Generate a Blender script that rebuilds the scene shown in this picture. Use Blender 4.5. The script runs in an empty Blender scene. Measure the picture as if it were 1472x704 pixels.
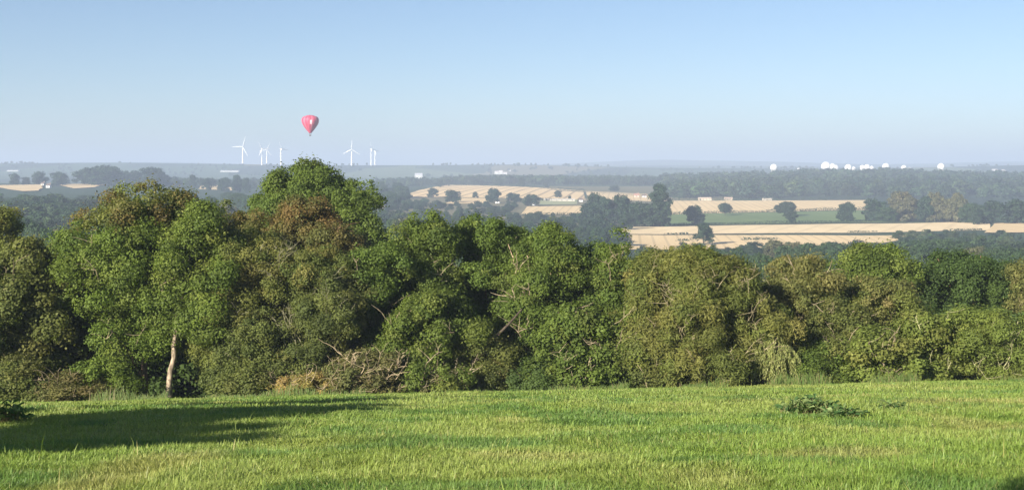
import bpy, math, random
import numpy as np

SC = bpy.context.scene
COL = SC.collection
F = 2022.0            # focal length in photograph pixels (1472 wide)
CX, CY = 736.0, 240.0
RNG = np.random.default_rng(11)

# ------------------------------------------------------------------ noise
def _hash(ix, iy, seed):
    n = (ix.astype(np.int64) * 374761393 + iy.astype(np.int64) * 668265263 + seed * 974711) & 0x7fffffff
    n = ((n ^ (n >> 13)) * 1274126177) & 0x7fffffff
    return ((n ^ (n >> 16)) & 0xffff) / 65535.0

def vnoise(x, y, scale, seed=0):
    x = np.asarray(x, float) / scale; y = np.asarray(y, float) / scale
    ix = np.floor(x); iy = np.floor(y); fx = x - ix; fy = y - iy
    fx = fx * fx * (3 - 2 * fx); fy = fy * fy * (3 - 2 * fy)
    a = _hash(ix, iy, seed); b = _hash(ix + 1, iy, seed)
    c = _hash(ix, iy + 1, seed); d = _hash(ix + 1, iy + 1, seed)
    return (a * (1 - fx) + b * fx) * (1 - fy) + (c * (1 - fx) + d * fx) * fy

# ------------------------------------------------------------------ terrain
# height of the valley and the hills beyond, by distance (rows) and bearing (columns)
T_U = np.array([-0.60, -0.38, -0.27, -0.12, 0.00, 0.11, 0.25, 0.38, 0.60])
T_D = np.array([150, 250, 400, 600, 800, 1080, 1300, 1650, 2000, 2600, 3200, 3900, 4500, 5500, 7500, 9500, 13000, 26000], float)
_t = [
  # -.60   -.38   -.27   -.12    0     .11    .25    .38   .60
  [-24,  -24,  -24,  -24,  -24,  -24,  -24,  -24,  -24],   # 150
  [-33,  -33,  -33,  -33,  -33,  -33,  -33,  -33,  -33],   # 250
  [-35,  -35,  -35,  -36,  -37,  -38,  -38,  -37,  -36],   # 400
  [-35,  -34,  -34,  -37,  -40,  -42,  -42,  -40,  -38],   # 600
  [-33,  -31,  -32,  -38,  -42,  -45.5,-45.5,-44,  -42],   # 800
  [-31,  -29,  -31,  -40,  -43.5,-43.3,-43.3,-43,  -42],   # 1080
  [-29,  -28,  -30,  -40,  -41,  -42,  -42,  -42,  -41],   # 1300
  [-25,  -25,  -28,  -38,  -36.5,-39,  -39.5,-42,  -40],   # 1650
  [-23,  -23,  -25,  -33,  -31.5,-37,  -33,  -37,  -36],   # 2000
  [-28,  -30,  -30,  -34,  -29.5,-31,  -21,  -29,  -30],   # 2600
  [-32,  -34,  -34,  -36,  -32,  -36,  -20,  -30,  -32],   # 3200
  [-20,  -20,  -20,  -24,  -28,  -26,  -18,  -22,  -20],   # 3900
  [ 12,   12,   13,    7,   5,   -2,   -4,   7,    10],    # 4500
  [  6,    8,   14,    0,   4,   -6,   -8,   6,     8],    # 5500
  [-10,  -10,  -8,   -10,   0,    2,    0,   -10,  -10],   # 7500
  [ 24,   30,   34,    6,   14,   50,   22,   34,   24],    # 9500
  [ 20,   20,   20,   10,   10,  20,   20,   20,   20],    # 13000
  [-60,  -60,  -60,  -60,  -60,  -60,  -60,  -60,  -60],
]
T_Z = np.array(_t, float)
_LD = np.log(T_D)

def _interp1(tab, fi):
    n = tab.shape[0]
    i = np.clip(np.floor(fi).astype(int), 0, n - 2); f = np.clip(fi - i, 0, 1)
    return i, f * f * (3 - 2 * f) * 0.5 + f * 0.5

def G(x, y):
    x = np.asarray(x, float); y = np.asarray(y, float)
    x, y = np.broadcast_arrays(x, y)
    xc = np.clip(x, -60, 60); yp = np.maximum(y, 0)
    zn = -(1.65 + (0.1136 - 0.00032 * xc) * yp + 0.000337 * yp * yp)
    zn = zn + np.where(y < 0, -0.02 * y * 0.0, 0)
    near = (y < 130)
    bump = (vnoise(x, y, 2.6, 3) - .5) * 0.10 + (vnoise(x, y, 0.9, 4) - .5) * 0.05 + (vnoise(x, y, 9, 5) - .5) * 0.16
    zn = zn + bump * np.clip((130 - y) / 40, 0, 1)
    yy = np.maximum(y, 150.0)
    fd = np.interp(np.log(yy), _LD, np.arange(len(T_D)))
    fu = np.interp(x / np.maximum(yy, 1), T_U, np.arange(len(T_U)))
    i, a = _interp1(T_Z, fd); j, b = _interp1(T_Z.T, fu)
    zf = (T_Z[i, j] * (1 - b) + T_Z[i, j + 1] * b) * (1 - a) + (T_Z[i + 1, j] * (1 - b) + T_Z[i + 1, j + 1] * b) * a
    amp = np.clip((yy - 300) / 1500, 0, 4) * 1.0
    zf = zf + amp * (vnoise(x, y, 420, 8) - .5) + np.clip((yy - 3600) / 1500, 0, 2) * 8.0 * (vnoise(x, y, 900, 9) - .5)
    w = np.clip((y - 112) / 70, 0, 1); w = w * w * (3 - 2 * w)
    return np.where(y < 112, zn, zn * (1 - w) + zf * w)

def g(x, y): return float(G(x, y))

def hit(px, py, dmin, dmax=9000):
    """first ground point seen along this direction beyond dmin"""
    d = np.exp(np.linspace(math.log(dmin), math.log(dmax), 4000))
    z = G((px - CX) / F * d, d); r = (CY - py) / F * d
    k = np.argmax(r < z)
    dd = d[k] if k > 0 else d[-1]
    return ((px - CX) / F * dd, dd)

def hits_near(px, py):
    px = np.asarray(px, float); py = np.asarray(py, float)
    lo = np.full(px.shape, 8.0); hi = np.full(px.shape, 71.0)
    for _ in range(22):
        m = (lo + hi) / 2
        above = (CY - py) / F * m > G((px - CX) / F * m, m)
        lo = np.where(above, m, lo); hi = np.where(above, hi, m)
    return (px - CX) / F * lo, lo

# ------------------------------------------------------------------ mesh helpers
def np_mesh(name, V, quads=None, tris=None, mats=(), color=None, smooth=False, mat_idx=None):
    me = bpy.data.meshes.new(name)
    V = np.asarray(V, np.float32)
    me.vertices.add(len(V)); me.vertices.foreach_set('co', V.ravel())
    loops = []; tot = []
    if quads is not None and len(quads): loops.append(np.asarray(quads).ravel()); tot.append(np.full(len(quads), 4))
    if tris is not None and len(tris): loops.append(np.asarray(tris).ravel()); tot.append(np.full(len(tris), 3))
    loops = np.concatenate(loops).astype(np.int32); tot = np.concatenate(tot).astype(np.int32)
    me.loops.add(len(loops)); me.loops.foreach_set('vertex_index', loops)
    me.polygons.add(len(tot))
    start = np.concatenate([[0], np.cumsum(tot)[:-1]]).astype(np.int32)
    me.polygons.foreach_set('loop_start', start)
    me.polygons.foreach_set('loop_total', tot)
    if mat_idx is not None: me.polygons.foreach_set('material_index', np.asarray(mat_idx, np.int32))
    if smooth is not False:
        s = np.ones(len(tot), bool) if smooth is True else np.asarray(smooth, bool)
        me.polygons.foreach_set('use_smooth', s)
    else:
        me.polygons.foreach_set('use_smooth', np.zeros(len(tot), bool))
    for m in mats: me.materials.append(m)
    if color is not None:
        a = me.color_attributes.new('tint', 'FLOAT_COLOR', 'POINT')
        c = np.ones((len(V), 4), np.float32); c[:, :3] = color
        a.data.foreach_set('color', c.ravel())
    me.update(calc_edges=True)
    return me

def add(name, me, parent=None, loc=None):
    o = bpy.data.objects.new(name, me); COL.objects.link(o)
    if parent: o.parent = parent
    if loc is not None: o.location = loc
    return o

def tag(o, label=None, cat=None, group=None, kind=None):
    if label: o['label'] = label
    if cat: o['category'] = cat
    if group: o['group'] = group
    if kind: o['kind'] = kind
    return o

def empty(name, loc): 
    return add(name, None, loc=loc)

class Geo:
    """collects quads/tris with a colour per vertex"""
    def __init__(s): s.V = []; s.Q = []; s.T = []; s.C = []; s.n = 0
    def put(s, V, Q=None, T=None, C=(1, 1, 1)):
        V = np.asarray(V, float)
        s.V.append(V)
        if Q is not None and len(Q): s.Q.append(np.asarray(Q) + s.n)
        if T is not None and len(T): s.T.append(np.asarray(T) + s.n)
        c = np.asarray(C, float); s.C.append(np.broadcast_to(c, (len(V), 3)).copy())
        s.n += len(V)
    def tube(s, P, R, k=6, C=(1, 1, 1), cap=True):
        P = np.asarray(P, float); R = np.asarray(R, float); n = len(P)
        Tn = np.gradient(P, axis=0); Tn /= np.linalg.norm(Tn, axis=1)[:, None] + 1e-9
        ref = np.array([0.31, 0.91, 0.27]); A = np.cross(Tn, ref); A /= np.linalg.norm(A, axis=1)[:, None] + 1e-9
        B = np.cross(Tn, A)
        an = np.linspace(0, 2 * math.pi, k, endpoint=False)
        V = P[:, None, :] + R[:, None, None] * (A[:, None, :] * np.cos(an)[None, :, None] + B[:, None, :] * np.sin(an)[None, :, None])
        V = V.reshape(-1, 3)
        i = np.arange(n - 1)[:, None] * k; j = np.arange(k)[None, :]; j2 = (j + 1) % k
        Q = np.stack([i + j, i + j2, i + k + j2, i + k + j], -1).reshape(-1, 4)
        s.put(V, Q, None, C)
    def box(s, lo, hi, C=(1, 1, 1)):
        x0, y0, z0 = lo; x1, y1, z1 = hi
        V = [(x0,y0,z0),(x1,y0,z0),(x1,y1,z0),(x0,y1,z0),(x0,y0,z1),(x1,y0,z1),(x1,y1,z1),(x0,y1,z1)]
        s.put(V, [(0,3,2,1),(4,5,6,7),(0,1,5,4),(1,2,6,5),(2,3,7,6),(3,0,4,7)], None, C)
    def lathe(s, prof, k=24, C=(1, 1, 1), c=(0, 0, 0)):
        prof = np.asarray(prof, float); an = np.linspace(0, 2 * math.pi, k, endpoint=False)
        V = np.stack([prof[:, None, 0] * np.cos(an), prof[:, None, 0] * np.sin(an), np.repeat(prof[:, 1:2], k, 1)], -1).reshape(-1, 3) + np.array(c)
        i = np.arange(len(prof) - 1)[:, None] * k; j = np.arange(k)[None, :]; j2 = (j + 1) % k
        s.put(V, np.stack([i + j, i + j2, i + k + j2, i + k + j], -1).reshape(-1, 4), None, C)
    def mesh(s, name, mats, smooth=False, **kw):
        return np_mesh(name, np.concatenate(s.V), np.concatenate(s.Q) if s.Q else None, np.concatenate(s.T) if s.T else None, mats, np.concatenate(s.C), smooth, **kw)

# ------------------------------------------------------------------ materials
def new_mat(name):
    m = bpy.data.materials.new(name); m.use_nodes = True
    nt = m.node_tree; nt.nodes.clear()
    out = nt.nodes.new('ShaderNodeOutputMaterial')
    return m, nt, out

def N(nt, t, **kw):
    n = nt.nodes.new(t)
    for k, v in kw.items(): setattr(n, k, v)
    return n

def leaf_mat(name, transl=0.44, hue=0.006, spec=0.14, rough=0.55):
    m, nt, out = new_mat(name)
    at = N(nt, 'ShaderNodeAttribute', attribute_name='tint')
    oi = N(nt, 'ShaderNodeObjectInfo')
    hs = N(nt, 'ShaderNodeHueSaturation')
    mr = N(nt, 'ShaderNodeMapRange'); mr.inputs['To Min'].default_value = 0.5 - hue; mr.inputs['To Max'].default_value = 0.5 + hue
    nt.links.new(oi.outputs['Random'], mr.inputs['Value']); nt.links.new(mr.outputs[0], hs.inputs['Hue'])
    nt.links.new(at.outputs['Color'], hs.inputs['Color'])
    p = N(nt, 'ShaderNodeBsdfPrincipled'); p.inputs['Roughness'].default_value = rough
    p.inputs['Specular IOR Level'].default_value = spec
    nt.links.new(hs.outputs[0], p.inputs['Base Color'])
    t = N(nt, 'ShaderNodeBsdfTranslucent')
    g2 = N(nt, 'ShaderNodeMix', data_type='RGBA', blend_type='MULTIPLY'); g2.inputs[0].default_value = 1
    nt.links.new(hs.outputs[0], g2.inputs[6]); g2.inputs[7].default_value = (1.25, 1.35, 0.6, 1)
    nt.links.new(g2.outputs[2], t.inputs['Color'])
    mx = N(nt, 'ShaderNodeMixShader'); mx.inputs[0].default_value = transl
    nt.links.new(p.outputs[0], mx.inputs[1]); nt.links.new(t.outputs[0], mx.inputs[2])
    nt.links.new(mx.outputs[0], out.inputs[0])
    return m

def tint_mat(name, rough=0.8, spec=0.3, noise=None, amount=0.35, stretch=(1, 1, 1)):
    m, nt, out = new_mat(name)
    at = N(nt, 'ShaderNodeAttribute', attribute_name='tint')
    p = N(nt, 'ShaderNodeBsdfPrincipled'); p.inputs['Roughness'].default_value = rough
    p.inputs['Specular IOR Level'].default_value = spec
    src = at.outputs['Color']
    if noise:
        tc = N(nt, 'ShaderNodeTexCoord'); mp = N(nt, 'ShaderNodeMapping'); mp.inputs['Scale'].default_value = stretch
        nt.links.new(tc.outputs['Object'], mp.inputs[0])
        n = N(nt, 'ShaderNodeTexNoise'); n.inputs['Scale'].default_value = noise; n.inputs['Detail'].default_value = 5
        nt.links.new(mp.outputs[0], n.inputs['Vector'])
        mr = N(nt, 'ShaderNodeMapRange'); mr.inputs['From Min'].default_value = .3; mr.inputs['From Max'].default_value = .7
        mr.inputs['To Min'].default_value = 1 - amount; mr.inputs['To Max'].default_value = 1 + amount
        nt.links.new(n.outputs['Fac'], mr.inputs['Value'])
        mu = N(nt, 'ShaderNodeVectorMath', operation='SCALE')
        nt.links.new(src, mu.inputs[0]); nt.links.new(mr.outputs[0], mu.inputs['Scale'])
        src = mu.outputs[0]
        bp = N(nt, 'ShaderNodeBump'); bp.inputs['Strength'].default_value = .5; bp.inputs['Distance'].default_value = .05
        nt.links.new(n.outputs['Fac'], bp.inputs['Height']); nt.links.new(bp.outputs[0], p.inputs['Normal'])
    nt.links.new(src, p.inputs['Base Color']); nt.links.new(p.outputs[0], out.inputs[0])
    return m

M_LEAF = leaf_mat('leaf')
M_FAR = leaf_mat('far_leaf', transl=0.15, hue=0.008, spec=0.15)
M_GRASS = leaf_mat('grass_blade', transl=0.35, hue=0.0, spec=0.3, rough=0.5)
M_BARK = tint_mat('bark', 0.95, 0.08, noise=9, amount=.6, stretch=(1, 1, .3))
M_TWIG = tint_mat('bare_wood', 0.85, 0.15, noise=3, amount=.25)
M_PAINT = tint_mat('white_paint', 0.45, 0.4, noise=.4, amount=.04)
M_WALL = tint_mat('rendered_wall', 0.8, 0.2, noise=.5, amount=.12)
M_FABRIC = tint_mat('balloon_fabric', 0.55, 0.3, noise=.5, amount=.06)
M_WICKER = tint_mat('wicker', 0.9, 0.2, noise=8, amount=.3)

def ground_mat():
    m, nt, out = new_mat('ground')
    tc = N(nt, 'ShaderNodeTexCoord')
    p = N(nt, 'ShaderNodeBsdfPrincipled'); p.inputs['Roughness'].default_value = .95; p.inputs['Specular IOR Level'].default_value = .1
    # soil and low sward near the camera
    n1 = N(nt, 'ShaderNodeTexNoise'); n1.inputs['Scale'].default_value = 1.3; n1.inputs['Detail'].default_value = 8
    nt.links.new(tc.outputs['Object'], n1.inputs['Vector'])
    r1 = N(nt, 'ShaderNodeValToRGB')
    r1.color_ramp.elements[0].position = .32; r1.color_ramp.elements[0].color = (.045, .07, .016, 1)
    r1.color_ramp.elements[1].position = .72; r1.color_ramp.elements[1].color = (.12, .15, .035, 1)
    nt.links.new(n1.outputs['Fac'], r1.inputs[0])
    # farmland in the distance: patchwork of meadow, stubble and dark copse ground
    vo = N(nt, 'ShaderNodeTexVoronoi'); vo.inputs['Scale'].default_value = .0035; vo.inputs['Randomness'].default_value = .9
    mp = N(nt, 'ShaderNodeMapping'); mp.inputs['Scale'].default_value = (1, .45, 0); mp.inputs['Rotation'].default_value = (0, 0, .35)
    nt.links.new(tc.outputs['Object'], mp.inputs[0]); nt.links.new(mp.outputs[0], vo.inputs['Vector'])
    sp = N(nt, 'ShaderNodeSeparateColor'); nt.links.new(vo.outputs['Color'], sp.inputs[0])
    r2 = N(nt, 'ShaderNodeValToRGB'); r2.color_ramp.interpolation = 'CONSTANT'
    e = r2.color_ramp.elements
    e[0].position = 0; e[0].color = (.035, .06, .028, 1)
    e[1].position = .4; e[1].color = (.055, .09, .038, 1)
    for pos, c in ((.62, (.022, .038, .02, 1)), (.86, (.17, .15, .08, 1)), (.93, (.11, .14, .06, 1))):
        x = e.new(pos); x.color = c
    nt.links.new(sp.outputs[0], r2.inputs[0])
    n2 = N(nt, 'ShaderNodeTexNoise'); n2.inputs['Scale'].default_value = .02; n2.inputs['Detail'].default_value = 6
    nt.links.new(tc.outputs['Object'], n2.inputs['Vector'])
    mm = N(nt, 'ShaderNodeMapRange'); mm.inputs['To Min'].default_value = .7; mm.inputs['To Max'].default_value = 1.3
    nt.links.new(n2.outputs['Fac'], mm.inputs['Value'])
    sc = N(nt, 'ShaderNodeVectorMath', operation='SCALE'); nt.links.new(r2.outputs[0], sc.inputs[0]); nt.links.new(mm.outputs[0], sc.inputs['Scale'])
    sx = N(nt, 'ShaderNodeSeparateXYZ'); nt.links.new(tc.outputs['Object'], sx.inputs[0])
    mr = N(nt, 'ShaderNodeMapRange'); mr.inputs['From Min'].default_value = 120; mr.inputs['From Max'].default_value = 400
    nt.links.new(sx.outputs['Y'], mr.inputs['Value'])
    mx = N(nt, 'ShaderNodeMix', data_type='RGBA'); nt.links.new(mr.outputs[0], mx.inputs[0])
    nt.links.new(r1.outputs[0], mx.inputs[6]); nt.links.new(sc.outputs[0], mx.inputs[7])
    nt.links.new(mx.outputs[2], p.inputs['Base Color']); nt.links.new(p.outputs[0], out.inputs[0])
    return m

def field_mat(name, ca, cb, line=0.0, ang=0.0, freq=.045, patch=.006):
    m, nt, out = new_mat(name)
    tc = N(nt, 'ShaderNodeTexCoord')
    p = N(nt, 'ShaderNodeBsdfPrincipled'); p.inputs['Roughness'].default_value = .95; p.inputs['Specular IOR Level'].default_value = .1
    mp = N(nt, 'ShaderNodeMapping'); mp.inputs['Rotation'].default_value = (0, 0, ang); mp.inputs['Scale'].default_value = (1, .15, 1)
    nt.links.new(tc.outputs['Object'], mp.inputs[0])
    n = N(nt, 'ShaderNodeTexNoise'); n.inputs['Scale'].default_value = patch * 6; n.inputs['Detail'].default_value = 7; n.inputs['Roughness'].default_value = .65
    nt.links.new(mp.outputs[0], n.inputs['Vector'])
    mr = N(nt, 'ShaderNodeMapRange'); mr.inputs['From Min'].default_value = .3; mr.inputs['From Max'].default_value = .7
    nt.links.new(n.outputs['Fac'], mr.inputs['Value'])
    mx = N(nt, 'ShaderNodeMix', data_type='RGBA'); nt.links.new(mr.outputs[0], mx.inputs[0])
    mx.inputs[6].default_value = (*ca, 1); mx.inputs[7].default_value = (*cb, 1)
    src = mx.outputs[2]
    if line:
        w = N(nt, 'ShaderNodeTexWave'); w.inputs['Scale'].default_value = freq; w.inputs['Distortion'].default_value = 1.2; w.inputs['Detail Scale'].default_value = .3
        nt.links.new(mp.outputs[0], w.inputs['Vector'])
        r = N(nt, 'ShaderNodeValToRGB'); r.color_ramp.elements[0].position = .02; r.color_ramp.elements[0].color = (1 - line,) * 3 + (1,)
        r.color_ramp.elements[1].position = .16; r.color_ramp.elements[1].color = (1, 1, 1, 1)
        nt.links.new(w.outputs['Fac'], r.inputs[0])
        m2 = N(nt, 'ShaderNodeMix', data_type='RGBA', blend_type='MULTIPLY'); m2.inputs[0].default_value = 1
        nt.links.new(src, m2.inputs[6]); nt.links.new(r.outputs[0], m2.inputs[7]); src = m2.outputs[2]
    nt.links.new(src, p.inputs['Base Color']); nt.links.new(p.outputs[0], out.inputs[0])
    return m

# ------------------------------------------------------------------ ground sheet
def build_ground():
    ys = np.concatenate([np.linspace(-120, 8, 22)[:-1], np.linspace(8, 84, 190)[:-1], np.exp(np.linspace(math.log(84), math.log(24000), 300))])
    us = np.sign(np.linspace(-1, 1, 321)) * np.abs(np.linspace(-1, 1, 321)) ** 1.25
    Y, U = np.meshgrid(ys, us, indexing='ij')
    X = U * (np.maximum(Y, 0) * 0.9 + 60)
    Z = G(X, Y)
    nr, nc = Y.shape
    i = np.arange(nr - 1)[:, None] * nc; j = np.arange(nc - 1)[None, :]
    Q = np.stack([i + j, i + j + 1, i + nc + j + 1, i + nc + j], -1).reshape(-1, 4)
    me = np_mesh('ground', np.stack([X, Y, Z], -1).reshape(-1, 3), Q, None, [ground_mat()], smooth=True)
    tag(add('ground', me), kind='structure')
build_ground()

def field(name, corners, mat, dmin, lift=.35, nu=40, nv=24, dmax=9000):
    """draped sheet; corners (photo direction) near-left, near-right, far-right, far-left on the ground"""
    P = [hit(px, py, dmin, dmax) for px, py in corners]
    a, b, c, d = [np.array(p) for p in P]
    u, v = np.meshgrid(np.linspace(0, 1, nu), np.linspace(0, 1, nv))
    XY = (a * ((1 - u) * (1 - v))[..., None] + b * (u * (1 - v))[..., None] + c * (u * v)[..., None] + d * ((1 - u) * v)[..., None])
    jx = (vnoise(XY[..., 0], XY[..., 1], 60, 21) - .5) * 14
    X = XY[..., 0]; Y = XY[..., 1] + jx
    Z = G(X, Y) + lift
    i = np.arange(nv - 1)[:, None] * nu; j = np.arange(nu - 1)[None, :]
    Q = np.stack([i + j, i + j + 1, i + nu + j + 1, i + nu + j], -1).reshape(-1, 4)
    me = np_mesh(name, np.stack([X, Y, Z], -1).reshape(-1, 3), Q, None, [mat], smooth=True)
    tag(add(name, me), kind='structure')
    return P

M_STUB = field_mat('stubble', (.63, .46, .245), (.74, .56, .31), .2, .5)
M_STUB2 = field_mat('stubble_pale', (.67, .515, .295), (.78, .615, .37), .1, 1.2)
M_STUBL = field_mat('stubble_tracks', (.65, .465, .245), (.76, .565, .31), .5, .55, freq=.02)
M_PAST = field_mat('pasture', (.11, .16, .055), (.16, .21, .075), 0)
M_PALE = field_mat('pale_meadow', (.26, .28, .14), (.34, .34, .19), 0)

# ------------------------------------------------------------------ foliage
def leaves(P, D, L, W, col, rng, up=.25, rnd=.7):
    """one quad leaf spray per point"""
    n = len(P)
    Nn = D * .8 + np.array([0, 0, up]) + rng.normal(0, rnd * .55, (n, 3))
    Nn /= np.linalg.norm(Nn, axis=1)[:, None] + 1e-9
    R = rng.normal(0, 1, (n, 3)); A = np.cross(Nn, R); A /= np.linalg.norm(A, axis=1)[:, None] + 1e-9
    B = np.cross(Nn, A)
    l = (L * rng.uniform(.65, 1.35, n))[:, None]; w = (W * rng.uniform(.65, 1.35, n))[:, None]
    off = A * l * .12
    V = np.stack([P - A * l * .5, P + B * w * .5 + off, P + A * l * .5, P - B * w * .5 + off], 1).reshape(-1, 3)
    Q = np.arange(4 * n).reshape(-1, 4)
    C = np.repeat(col * np.array([1.44, 1.34, 1.16]), 4, 0)
    return V, Q, C

def sph(n, rng):
    v = rng.normal(0, 1, (n, 3)); return v / (np.linalg.norm(v, axis=1)[:, None] + 1e-9)

PROFILES = {
    'dome':   ([0, .15, .4, .65, .85, 1], [.78, .95, 1, .92, .66, .25]),
    'tall':   ([0, .2, .5, .75, .9, 1], [.7, .9, 1, .85, .55, .2]),
    'bush':   ([0, .2, .5, .8, 1], [.95, 1, .95, .7, .3]),
    'broad':  ([0, .1, .35, .6, .85, 1], [.5, .85, 1, 1, .75, .3]),
    'weep':   ([0, .3, .6, .85, 1], [.9, .95, .9, .7, .3]),
}

def crown_clumps(H, R, cb, prof, rng, nl, rc):
    """lobes inside an envelope, then leaf-clump centres spread over the lobes' outer surfaces"""
    tx, ty = PROFILES[prof]
    lobes = []
    for i in range(nl):
        t = ((i + .5) / nl) ** .9
        t = np.clip(t + rng.normal(0, .05), .03, .97)
        rr = np.interp(t, tx, ty) * R
        an = i * 2.39996 + rng.normal(0, .35)
        lr = R * rng.uniform(.24, .50) * (0.72 + .4 * np.interp(t, tx, ty))
        cr = max(rr - lr * .85, 0) * rng.uniform(.78, 1.18)
        lobes.append((cr * math.cos(an), cr * math.sin(an), H * (cb + (1 - cb) * t), lr))
    lobes.append((0, 0, H * (cb + (1 - cb) * .45), R * .5)); lobes.append((0, 0, H * (cb + (1 - cb) * .75), R * .42))
    Lb = np.array(lobes)
    Lb[:, 2] = np.minimum(Lb[:, 2], H - Lb[:, 3] * .8)
    pts = []; dirs = []
    for k in range(len(Lb)):
        n = int(4 * math.pi * Lb[k, 3] ** 2 / (rc * rc * 1.75)) + 3
        d = sph(n, rng); p = Lb[k, :3] + d * Lb[k, 3] * rng.uniform(.82, 1.05, (n, 1)) * np.array([1, 1, .85])
        dist = np.linalg.norm((p[:, None, :] - Lb[None, :, :3]) / np.array([1, 1, .85]), axis=2) / Lb[None, :, 3]
        ins = (dist < .78).sum(1) > 0
        keep = ~ins & (p[:, 2] > H * cb * .8)
        pts.append(p[keep]); dirs.append(d[keep])
    p = np.concatenate(pts); d = np.concatenate(dirs)
    sd = int(rng.integers(1e6)); sc = rc * 2.6
    nz = vnoise(p[:, 0] + .37 * p[:, 1], p[:, 2], sc, sd) * .5 + vnoise(p[:, 1] + 40, p[:, 2] * .8 + p[:, 0] * .5, sc, sd + 1) * .5
    fine = vnoise(p[:, 0] + p[:, 1], p[:, 2] - p[:, 1] * .5, sc * .45, sd + 2)
    p = p + d * ((nz - .5) * 3.0 * rc + (fine - .5) * .9 * rc)[:, None]
    keep = (nz > .30) | (rng.random(len(p)) < .35)
    p, d = p[keep], d[keep]
    p[:, 2] = np.maximum(p[:, 2], rc * .3)
    return p, d, Lb

def pick(pal, n, rng):
    cols = np.array([c for c, w in pal]); w = np.array([w for c, w in pal], float); w /= w.sum()
    return cols[rng.choice(len(cols), n, p=w)]

def crown(H, R, cb, prof, pal, rng, nl=11, rc=.62, leaf=(.24, .15), dens=85, top_pal=None, inner=.25, droop=0.0):
    cp, cd, Lb = crown_clumps(H, R, cb, prof, rng, nl, rc)
    n = len(cp)
    base = pick(pal, n, rng)
    # neighbouring clumps of one bough share their hue
    gx = vnoise(cp[:, 0] + 31, cp[:, 2] + cp[:, 1] * .7, R * .55, int(rng.integers(1e6)))
    gcol = pick(pal, 40, rng); base = base * .55 + gcol[np.clip((gx * 40).astype(int), 0, 39)] * .45
    if top_pal:
        tt = np.clip((cp[:, 2] / H - .72) / .25, 0, 1) + rng.normal(0, .18, n)
        sel = tt > .45
        base[sel] = pick(top_pal, sel.sum(), rng)
    base = base * rng.uniform(.82, 1.2, (n, 1))
    cr = rc * rng.uniform(.5, 1.5, n)
    cnt = np.maximum((dens * (cr / rc) ** 2 * rng.uniform(.75, 1.2, n)).astype(int), 6)
    idx = np.repeat(np.arange(n), cnt); m = len(idx)
    d = sph(m, rng); bias = cd[idx] * .55 + np.array([0, 0, .25]); d = d + bias * .8; d /= np.linalg.norm(d, axis=1)[:, None] + 1e-9
    rad = cr[idx] * rng.uniform(.25, 1.06, m) ** .6 * (1 + .28 * (vnoise(d[:, 0] * 3 + idx * 7.1, d[:, 2] * 3 + d[:, 1] * 2, 1.0, 77) - .5))
    P = cp[idx] + d * rad[:, None] * np.array([1, 1, .78])
    # stray sprays break the outline
    st = rng.random(m) < .08
    P[st] += d[st] * rng.uniform(.1, .45, (st.sum(), 1)) * rc * 1.2 + np.array([0, 0, .2]) * rc * rng.random((st.sum(), 1))
    if droop:
        dr = rng.random(m) ** 2 * droop; P[:, 2] -= dr
    # sparse foliage inside the crown
    ni = int(m * inner)
    k = rng.integers(0, len(Lb), ni)
    Pi = Lb[k, :3] + sph(ni, rng) * (Lb[k, 3] * rng.uniform(.2, .8, ni))[:, None]
    P = np.concatenate([P, Pi]); D = np.concatenate([d, sph(ni, rng)])
    col = np.concatenate([base[idx], pick(pal, ni, rng)]) * rng.uniform(.82, 1.18, (m + ni, 1))
    keep = P[:, 2] > 0.02
    P, D, col = P[keep], D[keep], col[keep]
    return leaves(P, D, leaf[0], leaf[1], col, rng), cp, cd

def bez(a, b, c, n):
    t = np.linspace(0, 1, n)[:, None]
    return (1 - t) ** 2 * np.asarray(a) + 2 * t * (1 - t) * np.asarray(b) + t * t * np.asarray(c)

BARK_D = (.07, .055, .04); BARK_P = (.34, .25, .16); BARK_M = (.17, .13, .09)

def trunk_geo(H, R, cb, cp, rng, r0, bark, off=(0, 0), nlimb=14, stems=1, lean=(0, 0)):
    """tapering trunk from the base up into the crown, limbs out to the leaf clumps"""
    ge = Geo(); tops = []
    for s in range(stems):
        o = np.array([off[0] + (rng.normal(0, .25) if stems > 1 else 0), off[1] + (rng.normal(0, .2) if stems > 1 else 0), -.5])
        e = np.array([rng.normal(0, R * .12) if stems == 1 else rng.normal(0, R * .4), rng.normal(0, R * .1), H * .82])
        mid = (o + e) / 2 + np.array([lean[0], lean[1], 0]) + rng.normal(0, R * .06, 3) * np.array([1, 1, 0])
        P = bez(o, mid, e, 14); P[1:-1, :2] += rng.normal(0, r0 * .35, (12, 2))
        t = np.linspace(0, 1, 14)
        rad = r0 * (1 - .85 * t) ** .9 + .015
        rad[0] *= 1.55; rad[1] *= 1.18
        ge.tube(P, rad, 9, bark); tops.append((P, rad))
    sel = rng.choice(len(cp), min(nlimb, len(cp)), replace=False)
    for k in sel:
        P, rad = tops[rng.integers(len(tops))]
        h = cp[k, 2] / H
        i = int(np.clip((h * .75 - .05) * 13, 2, 11))
        a = P[i]; c = cp[k] * np.array([.93, .93, 1])
        b = (a + c) / 2 + np.array([0, 0, -.12 * H * rng.random()]) + rng.normal(0, .25, 3)
        L = bez(a, b, c, 8); L[1:-1] += rng.normal(0, .07, (6, 3))
        ge.tube(L, np.linspace(max(rad[i] * .5, .04), .02, 8), 6, bark)
    return ge

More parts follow.
